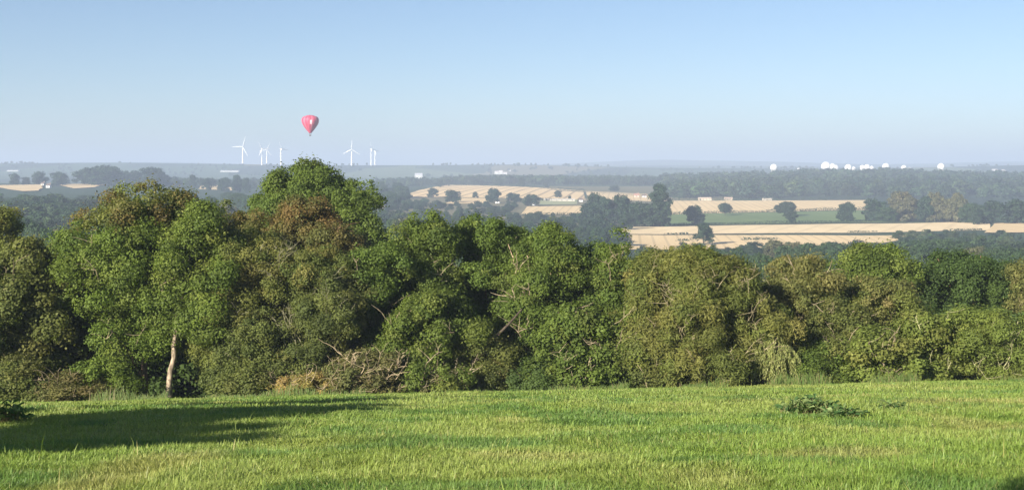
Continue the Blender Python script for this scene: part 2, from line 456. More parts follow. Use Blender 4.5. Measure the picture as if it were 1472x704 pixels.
def bare_geo(ge, cp, cd, rng, n, col, H, ln=(1.0, 2.4), r=.03, zr=(.05, .86), front=True, xr=None):
    """dead pale branches that come through the leaves"""
    ok = (cp[:, 2] / H > zr[0]) & (cp[:, 2] / H < zr[1])
    if front: ok &= (cd[:, 1] < -.25) & (np.abs(cp[:, 0]) < .72 * np.percentile(np.abs(cp[:, 0]), 98))
    if xr: ok &= (cp[:, 0] > xr[0]) & (cp[:, 0] < xr[1])
    ids = np.flatnonzero(ok)
    if len(ids) == 0: return
    for _ in range(n):
        k = ids[rng.integers(len(ids))]; p = cp[k]; d = cd[k]
        l = rng.uniform(*ln)
        a = p - d * .45 - np.array([0, 0, l * .45]) + rng.normal(0, .15, 3)
        c = p + d * rng.uniform(.3, .6) + np.array([rng.normal(0, .3) * l, -.05, l * .5 * rng.uniform(.1, 1.0)])
        b = (a + c) / 2 + d * .35 + np.array([rng.normal(0, .3), 0, l * .25])
        P = bez(a, b, c, 9); P[1:] += rng.normal(0, .035, (8, 3))
        cc = np.array(col) * rng.uniform(.7, 1.2)
        ge.tube(P, np.linspace(r * rng.uniform(.6, 1.15), .007, 9), 5, cc)
        for q in range(rng.integers(1, 4)):
            i = rng.integers(3, 8); s = P[i]
            e = s + np.array([rng.normal(0, .45), -.15 + rng.normal(0, .2), rng.uniform(.05, .6)]) * l * .5
            ge.tube(bez(s, (s + e) / 2 + rng.normal(0, .1, 3), e, 5), np.linspace(r * .55, .006, 5), 4, cc)

# leaf colours (albedo)
GREEN  = [((0.076, 0.114, 0.026), 3), ((0.092, 0.133, 0.030), 3), ((0.060, 0.094, 0.025), 2), ((0.117, 0.145, 0.038), 1)]
BRIGHT = [((0.088, 0.132, 0.028), 3), ((0.104, 0.148, 0.032), 3), ((0.068, 0.107, 0.026), 2), ((0.124, 0.157, 0.039), 1)]
DULL   = [((0.086, 0.110, 0.035), 3), ((0.104, 0.125, 0.039), 3), ((0.070, 0.092, 0.032), 2), ((0.128, 0.129, 0.047), 1)]
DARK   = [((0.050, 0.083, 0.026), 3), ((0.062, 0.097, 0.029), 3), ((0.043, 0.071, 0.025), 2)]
OLIVE  = [((0.123, 0.143, 0.042), 3), ((0.106, 0.132, 0.038), 3), ((0.149, 0.149, 0.050), 2), ((0.086, 0.114, 0.033), 3)]
TAN    = [((.132, .140, .052), 3), ((.110, .130, .045), 3), ((.165, .152, .066), 1), ((.108, .120, .044), 2)]
BROWN  = [((.108, .094, .036), 3), ((.096, .100, .036), 3), ((.122, .094, .040), 1), ((.080, .098, .034), 3)]
YELLOW = [((.128, .165, .040), 3), ((.112, .148, .038), 3), ((.155, .168, .050), 1), ((.100, .130, .034), 2)]
STRAW  = [((.30, .23, .105), 3), ((.24, .19, .085), 2), ((.21, .20, .07), 2), ((.16, .18, .055), 1)]
BRAMB  = [((.118, .118, .048), 3), ((.090, .105, .042), 3), ((.150, .12, .062), 1)]
TWIGC  = (.30, .24, .155); TWIGG = (.22, .205, .125)

def tree(name, px, d, top, width, label, cat='tree', pal=GREEN, prof='dome', cb=.08, seed=0, nl=12, rc=.60, leaf=(.138, .092), dens=265,
         top_pal=None, r0=None, bark=BARK_D, toff=0.0, lean=(0, 0), stems=1, nlimb=14, bare=0, bare_kw=None, bare_col=TWIGC, droop=0, group=None, sink=0, depth=1.0):
    rng = np.random.default_rng(1000 + seed)
    x = (px - CX) / F * d; z = g(x, d) - sink
    H = (CY - top) / F * d - z; R = width * 1.1 / 2 / F * d
    H /= 1.02
    root = tag(empty(name, (x, d, z)), label, cat, group)
    lv, cp, cd = crown(H, R, cb, prof, pal, rng, nl, rc, leaf, dens, top_pal, droop=droop)
    V, Q, C = lv
    V = V.copy()
    if depth != 1.0:
        V[:, 1] *= depth; cp = cp * np.array([1, depth, 1])
    V[:, 2] *= H / max(np.percentile(V[:, 2], 99.9), .1)
    leafname = 'crown' if name.endswith('tree') else 'foliage'
    add(leafname, np_mesh(leafname, V, Q, None, [M_LEAF], C), root)
    r0 = r0 if r0 else .022 * H + .04
    tg = trunk_geo(H, R, cb, cp, rng, r0, bark, (toff, 0), nlimb, stems, lean)
    nm = 'trunk' if stems == 1 else 'stems'
    if bare: bare_geo(tg, cp, cd, rng, bare, bare_col, H, **(bare_kw or {}))
    add(nm, tg.mesh(nm, [M_BARK], smooth=True), root)
    return root

FRONT = 'trees and bushes along the edge of the meadow'
def T(*a, **k): return tree(*a, group=FRONT, **k)

# ---- front row, from one end of the wood edge to the other
T('ivy_clad_tree', -45, 75, 370, 150, 'dull green ivy-clad tree cut by the edge of the photo beside the meadow', pal=DULL, seed=1, cb=.02, bare=8)
T('ivy_clad_tree', 38, 76, 338, 135, 'dull green ivy-clad tree with a broad flat top, second from the shaded corner', pal=DULL, seed=2, leaf=(.17, .13), dens=190, cb=.02, bare=12)
T('autumn_tree', 0, 88, 292, 80, 'yellowing olive tree peeping above the dull ivy-clad trees', pal=YELLOW, top_pal=OLIVE, seed=3, cb=.2)
T('ivy_clad_tree', 102, 79, 322, 120, 'dull olive-green tree close beside the big brown-topped tree', pal=DULL, top_pal=OLIVE, seed=4, cb=.04, bare=10)
T('broad_tree', 208, 77.5, 258, 178, 'big bright green tree with a brown-tinged top and clustered boughs', pal=BRIGHT, top_pal=BROWN + OLIVE, prof='tall', seed=5, cb=.31, nl=17, rc=.7,
  r0=.17, bark=(.22, .155, .10), bare=14, toff=.0, lean=(.2, -.6), nlimb=8)
T('broad_tree', 288, 75.5, 283, 118, 'bright green tree standing on the bare pale trunk', pal=BRIGHT, top_pal=GREEN, prof='tall', seed=6, cb=.30, nl=12, rc=.66,
  r0=.165, bark=(.30, .235, .165), toff=-1.75, lean=(-.1, -1.1), nlimb=3, bare=5, bare_kw=dict(zr=(.25, .6)))
T('autumn_tree', 345, 86, 284, 85, 'small brown-leaved tree between the bright green tree and the orange-brown crown', pal=BROWN, seed=7, cb=.2)
T('tall_tree', 436, 105, 226, 168, 'tallest dark green tree rising behind the orange-brown crown', pal=GREEN, prof='dome', seed=61, cb=.2, nl=22, rc=.7, leaf=(.17, .115))
T('tall_tree', 512, 102, 254, 104, 'dark green shoulder tree beside the tallest tree', pal=GREEN, prof='bush', seed=62, cb=.05, nl=14, rc=.75, leaf=(.17, .115))
T('autumn_tree', 446, 85, 279, 185, 'wide orange-brown tree in front of the tallest green tree', pal=BROWN, top_pal=[((.126, .097, .038), 2), ((.110, .098, .037), 2), ((.090, .102, .036), 2)], prof='dome', seed=10, cb=.1, nl=14, bare=26, bare_col=(.24, .16, .09))
T('twiggy_tree', 372, 76.5, 322, 158, 'dull olive tree full of curling bare twigs', leaf=(.11, .075), dens=380, pal=OLIVE, prof='dome', seed=11, cb=.02, nl=14, bare=90, bare_kw=dict(ln=(.9, 2.2), r=.028), bare_col=TWIGG)
T('twiggy_tree', 455, 76, 352, 150, 'grey-olive bushy tree below the orange-brown crown', pal=DULL, top_pal=OLIVE, prof='bush', seed=12, cb=.02, nl=13, leaf=(.17, .06), dens=320, bare=60, bare_kw=dict(zr=(.4, .85)), bare_col=TWIGG)
T('bushy_tree', 366, 74.5, 440, 118, 'low dull green bush at the foot of the twiggy olive tree', cat='bush', pal=DULL, prof='bush', seed=13, cb=0, stems=3)
T('leafy_tree', 535, 78, 345, 110, 'mid-green tree between the grey-olive tree and the tall centre trees', pal=GREEN, prof='tall', seed=14, cb=.05, bare=16)
T('leafy_tree', 612, 81, 300, 118, 'green round-topped tree, first of the row of lush centre trees', pal=GREEN, prof='tall', seed=15, cb=.12, bare=16)
T('leafy_tree', 695, 83, 305, 120, 'green round-topped tree, second of the row of lush centre trees', pal=GREEN, prof='tall', seed=16, cb=.25, bare=22)
T('leafy_tree', 788, 80, 318, 150, 'wide lush green tree with pale split limbs showing at its middle', pal=GREEN, prof='dome', seed=17, cb=.26, nl=14, r0=.16, bark=BARK_P, stems=4, bare=34, bare_kw=dict(ln=(1.2, 3.0), r=.05, zr=(.2, .75), xr=(-2.2, .6)))
T('leafy_tree', 886, 79, 326, 98, 'lush green tree at the end of the centre row, above the pale fields', pal=GREEN, prof='tall', seed=18, cb=.06, nl=12, bare=16)
T('dark_bush', 622, 75, 415, 140, 'dark green bush in front of the first lush centre tree', cat='bush', pal=GREEN, prof='bush', seed=19, cb=0, stems=3, bare=10)
T('dark_bush', 832, 74.6, 432, 125, 'mid-green bush below the wide lush tree with split limbs', cat='bush', pal=GREEN, prof='bush', seed=20, leaf=(.18, .12), dens=170, cb=0, stems=3, bare=18)
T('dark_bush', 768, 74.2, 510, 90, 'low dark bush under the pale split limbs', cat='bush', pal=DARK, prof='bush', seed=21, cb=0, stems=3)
T('willow_tree', 1003, 76, 352, 215, 'broad light olive willow with fine drooping twigs and a pale forked foot', pal=OLIVE, prof='dome', seed=22, cb=.06, nl=17, bare=100, bare_kw=dict(ln=(1.0, 2.6), r=.026), bare_col=(.30, .25, .15), stems=3, r0=.16, bark=BARK_P, toff=-.1, leaf=(.26, .055), dens=300, droop=.55)
T('willow_bush', 930, 74.4, 455, 100, 'low olive bush leaning at the side of the broad willow', cat='bush', pal=DULL, prof='bush', seed=23, cb=0, stems=3, bare=12)
T('pale_tree', 1153, 79, 364, 115, 'tan-olive thinning tree with pale forked limbs', pal=TAN, prof='tall', seed=24, cb=.12, nl=12, leaf=(.20, .06), dens=230, bare=26, bare_kw=dict(ln=(1.2, 3.0), r=.034), bare_col=(.36, .29, .18), bark=BARK_P)
T('oak_tree', 1250, 96, 347, 140, 'mid-green oak behind the olive bushes', pal=GREEN, prof='broad', seed=25, cb=.1, nl=13, rc=.75, leaf=(.17, .115))
T('oak_tree', 1388, 97, 359, 178, 'dark green spreading oak with a bare reddish trunk showing beneath', pal=DARK, prof='broad', seed=26, cb=.32, nl=15, rc=.8, leaf=(.17, .115), bark=(.25, .14, .09), r0=.32)
T('pale_tree', 1478, 91, 370, 66, 'pale brownish tree cut by the far end of the photo', pal=TAN, prof='dome', seed=27, cb=.05, bare=20)
T('olive_tree', 1262, 80, 394, 128, 'olive-brown tree in front of the mid-green oak', pal=OLIVE, top_pal=TAN, prof='dome', seed=28, cb=.04, nl=12, bare=18)
T('olive_tree', 1205, 77, 425, 120, 'dark olive bushy tree beside the tan thinning tree', pal=DULL, prof='bush', seed=29, cb=.02, nl=12, bare=14)
def hanging_bush(px, d, top, width, label, seed):
    rng = np.random.default_rng(seed); x = (px - CX) / F * d; z = g(x, d); H = (CY - top) / F * d - z; R = width / 2 / F * d
    root = tag(empty('hanging_bush', (x, d, z)), label, 'bush', FRONT)
    Vs, Cs = [], []; ge = Geo()
    for k in range(170):
        a = rng.uniform(0, 6.283); rr = R * math.sqrt(rng.uniform(.05, 1)); o = np.array([rr * math.cos(a), rr * math.sin(a) * .8, H * (1 - .45 * (rr / R) ** 2) * rng.uniform(.82, 1)])
        ln = o[2] * rng.uniform(.55, .95); out = np.array([math.cos(a), math.sin(a), 0]) * rng.uniform(.05, .35)
        P = bez(o, o + out + [0, 0, -.1 * ln], o + out * 1.2 + [rng.normal(0, .08), 0, -ln], 10)
        ge.tube(P, np.linspace(.012, .005, 10), 4, (.20, .18, .07))
        if k % 12 == 0: ge.tube(bez((0, 0, -.4), (0, 0, H * .7), o, 6), np.linspace(.06, .015, 6), 5, BARK_M)
        n = 80; t = rng.random(n); C = P[0] * 0; pos = np.stack([np.interp(t, np.linspace(0, 1, 10), P[:, q]) for q in range(3)], 1) + rng.normal(0, .045, (n, 3))
        A = np.array([0, 0, -1]) + rng.normal(0, .28, (n, 3)); A /= np.linalg.norm(A, axis=1)[:, None]
        B = np.cross(A, rng.normal(0, 1, (n, 3))); B /= np.linalg.norm(B, axis=1)[:, None]
        L = rng.uniform(.09, .2, n)[:, None]; W = L * .3
        Vs.append(np.stack([pos - A * L * .5, pos + B * W * .5, pos + A * L * .5, pos - B * W * .5], 1).reshape(-1, 3))
        Cs.append(np.repeat(pick([((.31, .33, .12), 3), ((.26, .30, .10), 2), ((.36, .36, .15), 1)], n, rng) * rng.uniform(.8, 1.2) * rng.uniform(.8, 1.2, (n, 1)), 4, 0))
    V = np.concatenate(Vs); V[:, 2] = np.maximum(V[:, 2], .02)
    add('foliage', np_mesh('foliage', V, np.arange(len(V)).reshape(-1, 4), None, [M_LEAF], np.concatenate(Cs)), root)
    add('stems', ge.mesh('stems', [M_BARK], smooth=True), root)
hanging_bush(1106, 73.4, 476, 84, 'pale yellow-green bush of hanging willow-like trails', 30)
T('yellow_bush', 1262, 74.6, 465, 120, 'olive-green bush between the hanging trails and the yellow-green bush', cat='bush', pal=YELLOW, prof='bush', seed=31, leaf=(.19, .13), dens=150, cb=0, stems=3, bare=12)
T('yellow_bush', 1336, 75, 444, 110, 'yellow-green bush in front of the dark spreading oak', cat='bush', pal=YELLOW, prof='bush', seed=32, leaf=(.18, .12), dens=160, cb=0, stems=3, bare=12, bare_col=(.4, .38, .2))
T('yellow_bush', 1432, 75.2, 440, 125, 'yellow-green bush with tall pale upright stems', cat='bush', pal=YELLOW, prof='bush', seed=33, leaf=(.22, .06), dens=260, cb=0, stems=9, r0=.06, bark=(.26, .25, .13), bare=16, bare_kw=dict(ln=(1.6, 3.0), r=.026, zr=(0, .7)), bare_col=(.30, .28, .15))
T('yellow_bush', 1520, 75.5, 430, 110, 'yellow-green bush partly beyond the edge of the photo', cat='bush', pal=YELLOW, prof='bush', seed=34, cb=0, stems=4)
T('green_bush', 1180, 74.4, 488, 84, 'low green bush with a dark hollow beside the hanging trails', cat='bush', pal=GREEN, prof='bush', seed=35, cb=0, stems=3)
T('green_bush', 155, 74.6, 510, 84, 'bright green low bush at the foot of the big brown-topped tree', cat='bush', pal=BRIGHT, prof='bush', seed=36, cb=0, stems=3)
T('bramble_bush', 102, 73.8, 530, 92, 'brownish low bush beside the bright green low bush', cat='bush', pal=BRAMB, prof='bush', seed=37, cb=0, stems=4, bare=14)
T('bramble_bush', 30, 74, 505, 110, 'dull low bush at the foot of the ivy-clad trees', cat='bush', pal=DULL, prof='bush', seed=38, cb=0, stems=4, bare=6)
T('bramble_bush', 527, 73.4, 500, 122, 'wide bramble with a fan of arching pale stems', cat='bush', pal=BRAMB, prof='bush', seed=39, cb=0, stems=6, r0=.05, bark=TWIGG, dens=90, rc=.4, leaf=(.15, .09), bare=70, bare_kw=dict(ln=(.9, 2.0), r=.03), bare_col=(.34, .27, .17))
T('bramble_bush', 634, 73.2, 530, 74, 'small bramble with a few looping pale stems', cat='bush', pal=BRAMB, prof='bush', seed=40, cb=0, stems=5, r0=.04, bark=TWIGG, dens=70, rc=.35, leaf=(.14, .09), bare=34, bare_kw=dict(ln=(.7, 1.6), r=.028), bare_col=(.36, .30, .19))
T('straw_bush', 438, 73, 533, 82, 'straw-coloured dry scrub beside the wide bramble', cat='bush', pal=STRAW, prof='bush', seed=41, cb=0, stems=5, r0=.03, bark=TWIGC, dens=60, rc=.32, leaf=(.26, .06), bare=24, bare_kw=dict(ln=(.6, 1.3), r=.022))
T('leafy_tree', 566, 80, 338, 92, 'narrow green tree squeezed beside the first lush centre tree', pal=GREEN, prof='tall', seed=50, cb=.03)
T('leafy_tree', 742, 84, 322, 100, 'narrow green tree between the second and the wide lush centre tree', pal=GREEN, prof='tall', seed=51, cb=.15)
T('leafy_tree', 848, 82, 345, 90, 'green tree behind the gap at the end of the centre row', pal=GREEN, prof='tall', seed=52, cb=.05)
T('twiggy_tree', 322, 79, 345, 84, 'slim olive tree wedged between the bright green and the twiggy olive tree', pal=OLIVE, prof='tall', seed=53, cb=.12)
T('olive_tree', 1098, 80, 400, 84, 'narrow olive tree between the broad willow and the tan tree', pal=DULL, prof='tall', seed=54, cb=.05)
T('ivy_clad_tree', 128, 81, 345, 80, 'slim dull green tree in the shade beside the brown-topped tree', pal=DULL, prof='tall', seed=55, cb=.05)
T('dark_bush', 905, 75, 440, 84, 'green bush at the shaded foot of the end tree of the centre row', cat='bush', pal=GREEN, prof='bush', seed=56, cb=0, stems=3)
T('dark_bush', 702, 75.5, 470, 84, 'dull green bush in the dark hollow of the centre row', cat='bush', pal=DULL, prof='bush', seed=57, cb=0, stems=3)
T('green_bush', 1076, 74.6, 498, 70, 'dull green bush in the hollow between the broad willow and the hanging trails', cat='bush', pal=DULL, prof='bush', seed=58, cb=0, stems=3)
# ---- second row closing the gaps, seen in shade between the front trees
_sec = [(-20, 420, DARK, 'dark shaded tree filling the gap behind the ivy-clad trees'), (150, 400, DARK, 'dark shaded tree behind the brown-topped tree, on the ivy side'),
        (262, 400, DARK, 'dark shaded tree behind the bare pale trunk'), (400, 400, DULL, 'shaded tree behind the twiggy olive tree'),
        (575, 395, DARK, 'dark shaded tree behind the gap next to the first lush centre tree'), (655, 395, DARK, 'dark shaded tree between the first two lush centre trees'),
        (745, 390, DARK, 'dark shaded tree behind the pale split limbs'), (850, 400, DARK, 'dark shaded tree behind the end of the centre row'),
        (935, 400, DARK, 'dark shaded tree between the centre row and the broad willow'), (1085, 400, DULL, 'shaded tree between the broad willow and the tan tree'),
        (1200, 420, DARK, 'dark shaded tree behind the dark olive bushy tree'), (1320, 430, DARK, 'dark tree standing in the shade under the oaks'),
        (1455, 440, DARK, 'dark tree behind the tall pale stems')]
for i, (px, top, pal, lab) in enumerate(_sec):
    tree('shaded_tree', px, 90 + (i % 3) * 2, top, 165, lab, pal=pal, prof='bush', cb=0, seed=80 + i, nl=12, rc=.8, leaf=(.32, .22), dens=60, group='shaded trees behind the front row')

# ---- trees outside the picture whose crowns shade the grass
SUN_AZ, SUN_EL = math.radians(40), math.radians(21)     # light travels towards (+sin, +cos) of the azimuth
LDIR = np.array([math.sin(SUN_AZ) * math.cos(SUN_EL), math.cos(SUN_AZ) * math.cos(SUN_EL), -math.sin(SUN_EL)])
def shade_tree(px, py, t, rad, crown_h, seed, label):
    X, Y = hits_near([px], [py]); sx, sy = float(X[0]), float(Y[0])
    c = np.array([sx, sy, g(sx, sy)]) - LDIR * t
    z = g(c[0], c[1]); H = c[2] + crown_h * .5 - z
    rng = np.random.default_rng(seed)
    root = tag(empty('field_tree', (c[0], c[1], z)), label, 'tree', 'trees beyond the photo that shade the meadow')
    cb = max(1 - crown_h / H, .05)
    lv, cp, cd = crown(H, rad, cb, 'broad', GREEN, rng, 12, .5, (.22, .15), 150)
    add('crown', np_mesh('crown', *lv[:2], None, [M_LEAF], lv[2]), root)
    add('trunk', trunk_geo(H, rad, cb, cp, rng, .15, BARK_D, nlimb=5).mesh('trunk', [M_BARK], smooth=True), root)
shade_tree(-130, 650, 24, 2.1, 2.1, 301, 'tree beyond the photo, nearest the camera, shading the grass corner')
shade_tree(10, 632, 26, 1.5, 1.6, 302, 'tree beyond the photo shading the start of the shadow strip')
shade_tree(110, 620, 27, 1.05, 1.0, 308, 'slim tree beyond the photo shading the strip near its start')
shade_tree(215, 609, 29, 1.05, .95, 303, 'tree beyond the photo shading the middle of the shadow strip')
shade_tree(300, 598, 30, 1.6, 1.5, 304, 'tree beyond the photo shading the wide part of the shadow strip')
shade_tree(365, 589, 32, 1.7, 1.6, 305, 'tree beyond the photo shading the strip near its tip')
shade_tree(440, 577, 33, 1.3, 1.1, 309, 'tree beyond the photo shading the very tip of the shadow strip')
shade_tree(70, 590, 30, .9, .8, 306, 'small tree beyond the photo shading the grass by the ivy-clad trees')
shade_tree(1590, 740, 16, .9, .9, 307, 'small tree behind the camera shading the bottom corner of the meadow')

# ------------------------------------------------------------------ distant trees (shared meshes)
FAR_VARS = {}
def far_variant(key, H, R, cb, prof, pal, seed, nl, rc, leaf, dens, inner=.3):
    rng = np.random.default_rng(seed)
    (V, Q, C), cp, cd = crown(H, R, cb, prof, pal, rng, nl, rc, leaf, dens, inner=inner)
    V[:, 2] *= H / V[:, 2].max()
    tg = trunk_geo(H, R, cb, cp, rng, H * .028, BARK_D, nlimb=6)
    TV = np.concatenate(tg.V); TQ = np.concatenate(tg.Q); TC = np.concatenate(tg.C)
    nq = len(Q)
    me = np_mesh(key, np.concatenate([V, TV]), np.concatenate([Q, TQ + len(V)]), None, [M_FAR, M_BARK], np.concatenate([C, TC]), mat_idx=np.concatenate([np.zeros(nq), np.ones(len(TQ))]))
    FAR_VARS[key] = (me, V, Q, C)

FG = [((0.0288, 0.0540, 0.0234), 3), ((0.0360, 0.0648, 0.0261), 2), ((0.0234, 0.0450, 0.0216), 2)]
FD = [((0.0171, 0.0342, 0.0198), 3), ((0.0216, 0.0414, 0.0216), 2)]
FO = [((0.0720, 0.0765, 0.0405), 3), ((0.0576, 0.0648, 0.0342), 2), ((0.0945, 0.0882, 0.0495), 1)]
for i in range(4):
    far_variant(f'belt_round{i}', 14, 6.5, .05, 'dome', FG, 400 + i, 12, 1.1, (.66, .46), 24)
for i in range(2):
    far_variant(f'belt_olive{i}', 13, 6, .05, 'dome', FO, 410 + i, 12, 1.1, (.66, .44), 24)
for i in range(3):
    far_variant(f'field_round{i}', 14, 7, .08, 'dome', FD, 420 + i, 10, 1.5, (1.15, .85), 13)
far_variant('field_tall', 22, 6, .05, 'tall', FD, 430, 13, 1.4, (1.0, .75), 30)
far_variant('field_open', 13, 7, .35, 'broad', FD, 431, 8, 1.1, (.8, .55), 18, .05)
far_variant('field_stem', 13, 4.5, .15, 'broad', FD, 432, 7, 1.2, (.8, .6), 26, .1)
far_variant('field_pale', 15, 8, .03, 'dome', FO, 433, 13, 1.5, (1.0, .75), 30)
far_variant('hedge_bush', 4, 3.4, .0, 'bush', FD, 434, 7, .8, (.6, .45), 24)
for i in range(3):
    far_variant(f'wood_tree{i}', 15, 6.5, .1, 'dome', FD if i else FG, 440 + i, 6, 2.4, (2.2, 1.7), 6, .2)
    far_variant(f'scrub_tree{i}', 13, 6.2, .05, 'dome', FG if i else FD, 450 + i, 9, 1.5, (1.2, .9), 9, .2)

def far_tree(name, key, px, d, label, h=None, w=None, py=None, base=None, cat='tree', group=None, rz=None, sink=0.0):
    """h, w in photo pixels; py = photo row of the top"""
    me, V, Q, C = FAR_VARS[key]
    x = (px - CX) / F * d; z = g(x, d) - sink
    H0 = V[:, 2].max(); R0 = np.percentile(np.abs(V[:, 0]), 99)
    H = (h / F * d) if h else ((CY - py) / F * d - z)
    W = (w / F * d) if w else H * R0 * 2 / H0
    o = add(name, me, loc=(x, d, z))
    o.scale = (W / 2 / R0, W / 2 / R0, H / H0)
    o.rotation_euler = (0, 0, rz if rz is not None else random.uniform(0, 6.28))
    return tag(o, label, cat, group)

random.seed(5)
def copse(px0, px1, d0, d1, n, hm, group, label, name='hazy_tree', skip=None):
    """hedgerow and copse trees of a given height in metres"""
    for i in range(n):
        px = px0 + (px1 - px0) * (i * .618034 % 1.0); d = d0 * (d1 / d0) ** ((i * .7548777 + .31) % 1.0)
        x = (px - CX) / F * d; py = CY - g(x, d) / d * F
        if skip and skip(px, py): continue
        h = random.uniform(*hm); key = f'field_round{random.randrange(3)}' if random.random() < .7 else f'belt_round{random.randrange(4)}'
        far_tree(name, key, px, d, label, h=h * F / d, w=h * F / d * random.uniform(.8, 1.5), group=group)

def belt(px0, px1, d0, d1, n, tops, group, label, w=(38, 60), name='hazy_tree', olive=.12):
    """crowded belt in the valley just beyond the front trees"""
    for i in range(n):
        px = px0 + (px1 - px0) * (i * .618034 % 1.0); f = ((i * .7548777 + .31) % 1.0)
        d = d0 * (d1 / d0) ** f
        py = tops[0] + (tops[1] - tops[0]) * f + random.uniform(-5, 5)
        key = f'belt_olive{random.randrange(2)}' if random.random() < olive else f'belt_round{random.randrange(4)}'
        ww = random.uniform(*w) * (d0 / d) ** .55
        x = (px - CX) / F * d
        if (CY - py) / F * d - g(x, d) < 4: continue
        far_tree(name, key, px, d, label, py=py, w=ww, group=group)

# valley belts
belt(920, 1135, 230, 560, 46, (386, 354), 'trees of the hazy belt below the pale fields', 'bluish green tree in the crowded belt between the pale fields and the willow and oaks', w=(44, 66))
belt(1110, 1530, 230, 620, 58, (382, 341), 'trees of the hazy belt below the pale fields', 'bluish green tree in the crowded belt between the pale fields and the willow and oaks', w=(48, 74))
belt(-30, 215, 260, 860, 40, (336, 300), 'trees of the hazy belt above the ivy-clad trees', 'bluish green tree in the crowded hazy belt above the dull ivy-clad trees', w=(44, 66))
belt(-40, 190, 850, 1500, 40, (296, 279), 'blue trees below the small left stubble fields', 'dark blue-grey hazy tree below the small stubble fields near the round hilltop grove', w=(40, 60))
belt(540, 760, 280, 700, 26, (335, 306), 'trees of the hazy slope behind the centre row', 'hazy green tree on the slope directly above the lush centre trees', w=(44, 64))
copse(545, 900, 700, 1560, 66, (5.5, 10), 'hedgerow trees on the centre slope', 'hazy blue-green tree in the thick hedgerows under the tramlined stubble field',
      skip=lambda px, py: (742 < px < 845 and 293 < py < 322) or (636 < px < 712 and 284 < py < 300) or py < (292 if px < 662 else 294) - .0 * px or (770 < px < 850 and py < 300))
copse(535, 585, 1300, 2000, 12, (10, 16), 'blue trees at the corner of the tramlined stubble', 'blue-grey tree in the clump between the tallest tree and the tramlined stubble')
belt(230, 380, 700, 1500, 22, (292, 274), 'blue trees between the brown-topped and the tallest tree', 'blue hazy tree seen between the brown-topped tree and the tallest tree', w=(30, 44))

# fields
field('stubble_field', [(880, 358), (1250, 353), (1340, 338), (890, 338)], M_STUB, 620)
field('stubble_field', [(880, 337), (1425, 332), (1425, 319), (900, 327)], M_STUB2, 700)
field('stubble_field', [(1418, 336), (1540, 335), (1540, 320), (1432, 322)], M_STUB, 700, .6)
field('pasture_field', [(940, 325), (1300, 319), (1300, 302), (955, 309)], M_PAST, 900)
field('stubble_field', [(955, 309), (1250, 302), (1250, 288), (955, 289)], M_STUB, 900)
field('stubble_field', [(748, 309), (838, 309), (836, 296), (758, 297)], M_STUB, 900)
field('stubble_field', [(640, 293), (705, 293), (700, 285), (662, 285)], M_STUB, 900)
field('stubble_field', [(576, 283), (842, 288), (838, 274), (640, 266)], M_STUBL, 1100)
field('pale_meadow_field', [(775, 295), (830, 294), (830, 287), (778, 287)], M_PALE, 1100)
field('stubble_field', [(845, 286), (940, 290), (930, 279), (842, 275)], M_STUB, 1100)
field('stubble_field', [(34, 276), (56, 275), (64, 266), (-30, 268)], M_STUB, 1300, 1.0, dmax=2050)
field('stubble_field', [(104, 272), (136, 270), (156, 264), (84, 266)], M_STUB, 1300, 1.0, dmax=2050)
field('pasture_field', [(800, 274), (960, 284), (960, 268), (760, 268)], field_mat('autumn_pasture', (.13, .12, .06), (.17, .15, .075)), 1500)
field('pale_meadow_field', [(318, 296), (385, 296), (385, 282), (330, 283)], M_PALE, 900)
field('stubble_field', [(285, 272), (335, 274), (330, 267), (290, 266)], M_STUB, 1500)

# hedges along the field boundaries: one clipped run each
def hedge(name, a, b, dmin, label, h=2.2, seed=0, gap=.0):
    rng = np.random.default_rng(seed)
    p = np.array(hit(*a, dmin)); q = np.array(hit(*b, dmin)); L = np.linalg.norm(q - p)
    n = int(L / 2.6); t = (np.arange(n) + rng.uniform(-.3, .3, n)) / n
    t = t[vnoise(t * L, t * 0, 26, seed) > gap]
    c = p + (q - p) * t[:, None]; m = 26
    idx = np.repeat(np.arange(len(c)), m)
    hh = h * (0.6 + .9 * vnoise(t * L, t * 0 + 3, 18, seed + 1))
    z = G(c[:, 0], c[:, 1])
    d = sph(len(idx), rng)
    P = np.stack([c[idx, 0] + d[:, 0] * 1.9, c[idx, 1] + d[:, 1] * 1.3, z[idx] + hh[idx] * (.5 + .5 * d[:, 2])], -1)
    V, Q, C = leaves(P, d, .9, .7, pick(FD, len(P), rng) * rng.uniform(.8, 1.2, (len(P), 1)), rng)
    o0 = np.array([p[0], p[1], float(z[0])])
    tag(add(name, np_mesh(name, V - o0, Q, None, [M_FAR], C), loc=o0), label, 'hedge', 'hedges between the distant fields')
hedge('hedge', (920, 337), (1430, 331), 700, 'long thin hedge across the near stubble, under the pale strip', 1.5, 1, .6)
hedge('hedge', (922, 347), (1235, 343), 650, 'dotted thin hedge across the lowest stubble strip, nearest the willow', 1.8, 9, .5)
hedge('hedge', (930, 325), (1310, 318), 800, 'low hedge along the near side of the green pasture', 2.0, 2)
hedge('hedge', (955, 309), (1260, 301), 900, 'low hedge along the far side of the green pasture', 2.4, 3)
hedge('hedge', (955, 289), (1250, 288), 1200, 'hedge along the foot of the hillside wood', 3.0, 4, .3)
hedge('hedge', (745, 310), (842, 309), 900, 'hedge under the small stubble field beside the tree clump', 3.0, 5)
hedge('hedge', (640, 294), (842, 288), 900, 'hedge along the foot of the tramlined stubble field', 3.0, 6, .35)
hedge('hedge', (640, 266), (840, 274), 1500, 'thin hedge along the top of the tramlined stubble field', 2.0, 7, .3)

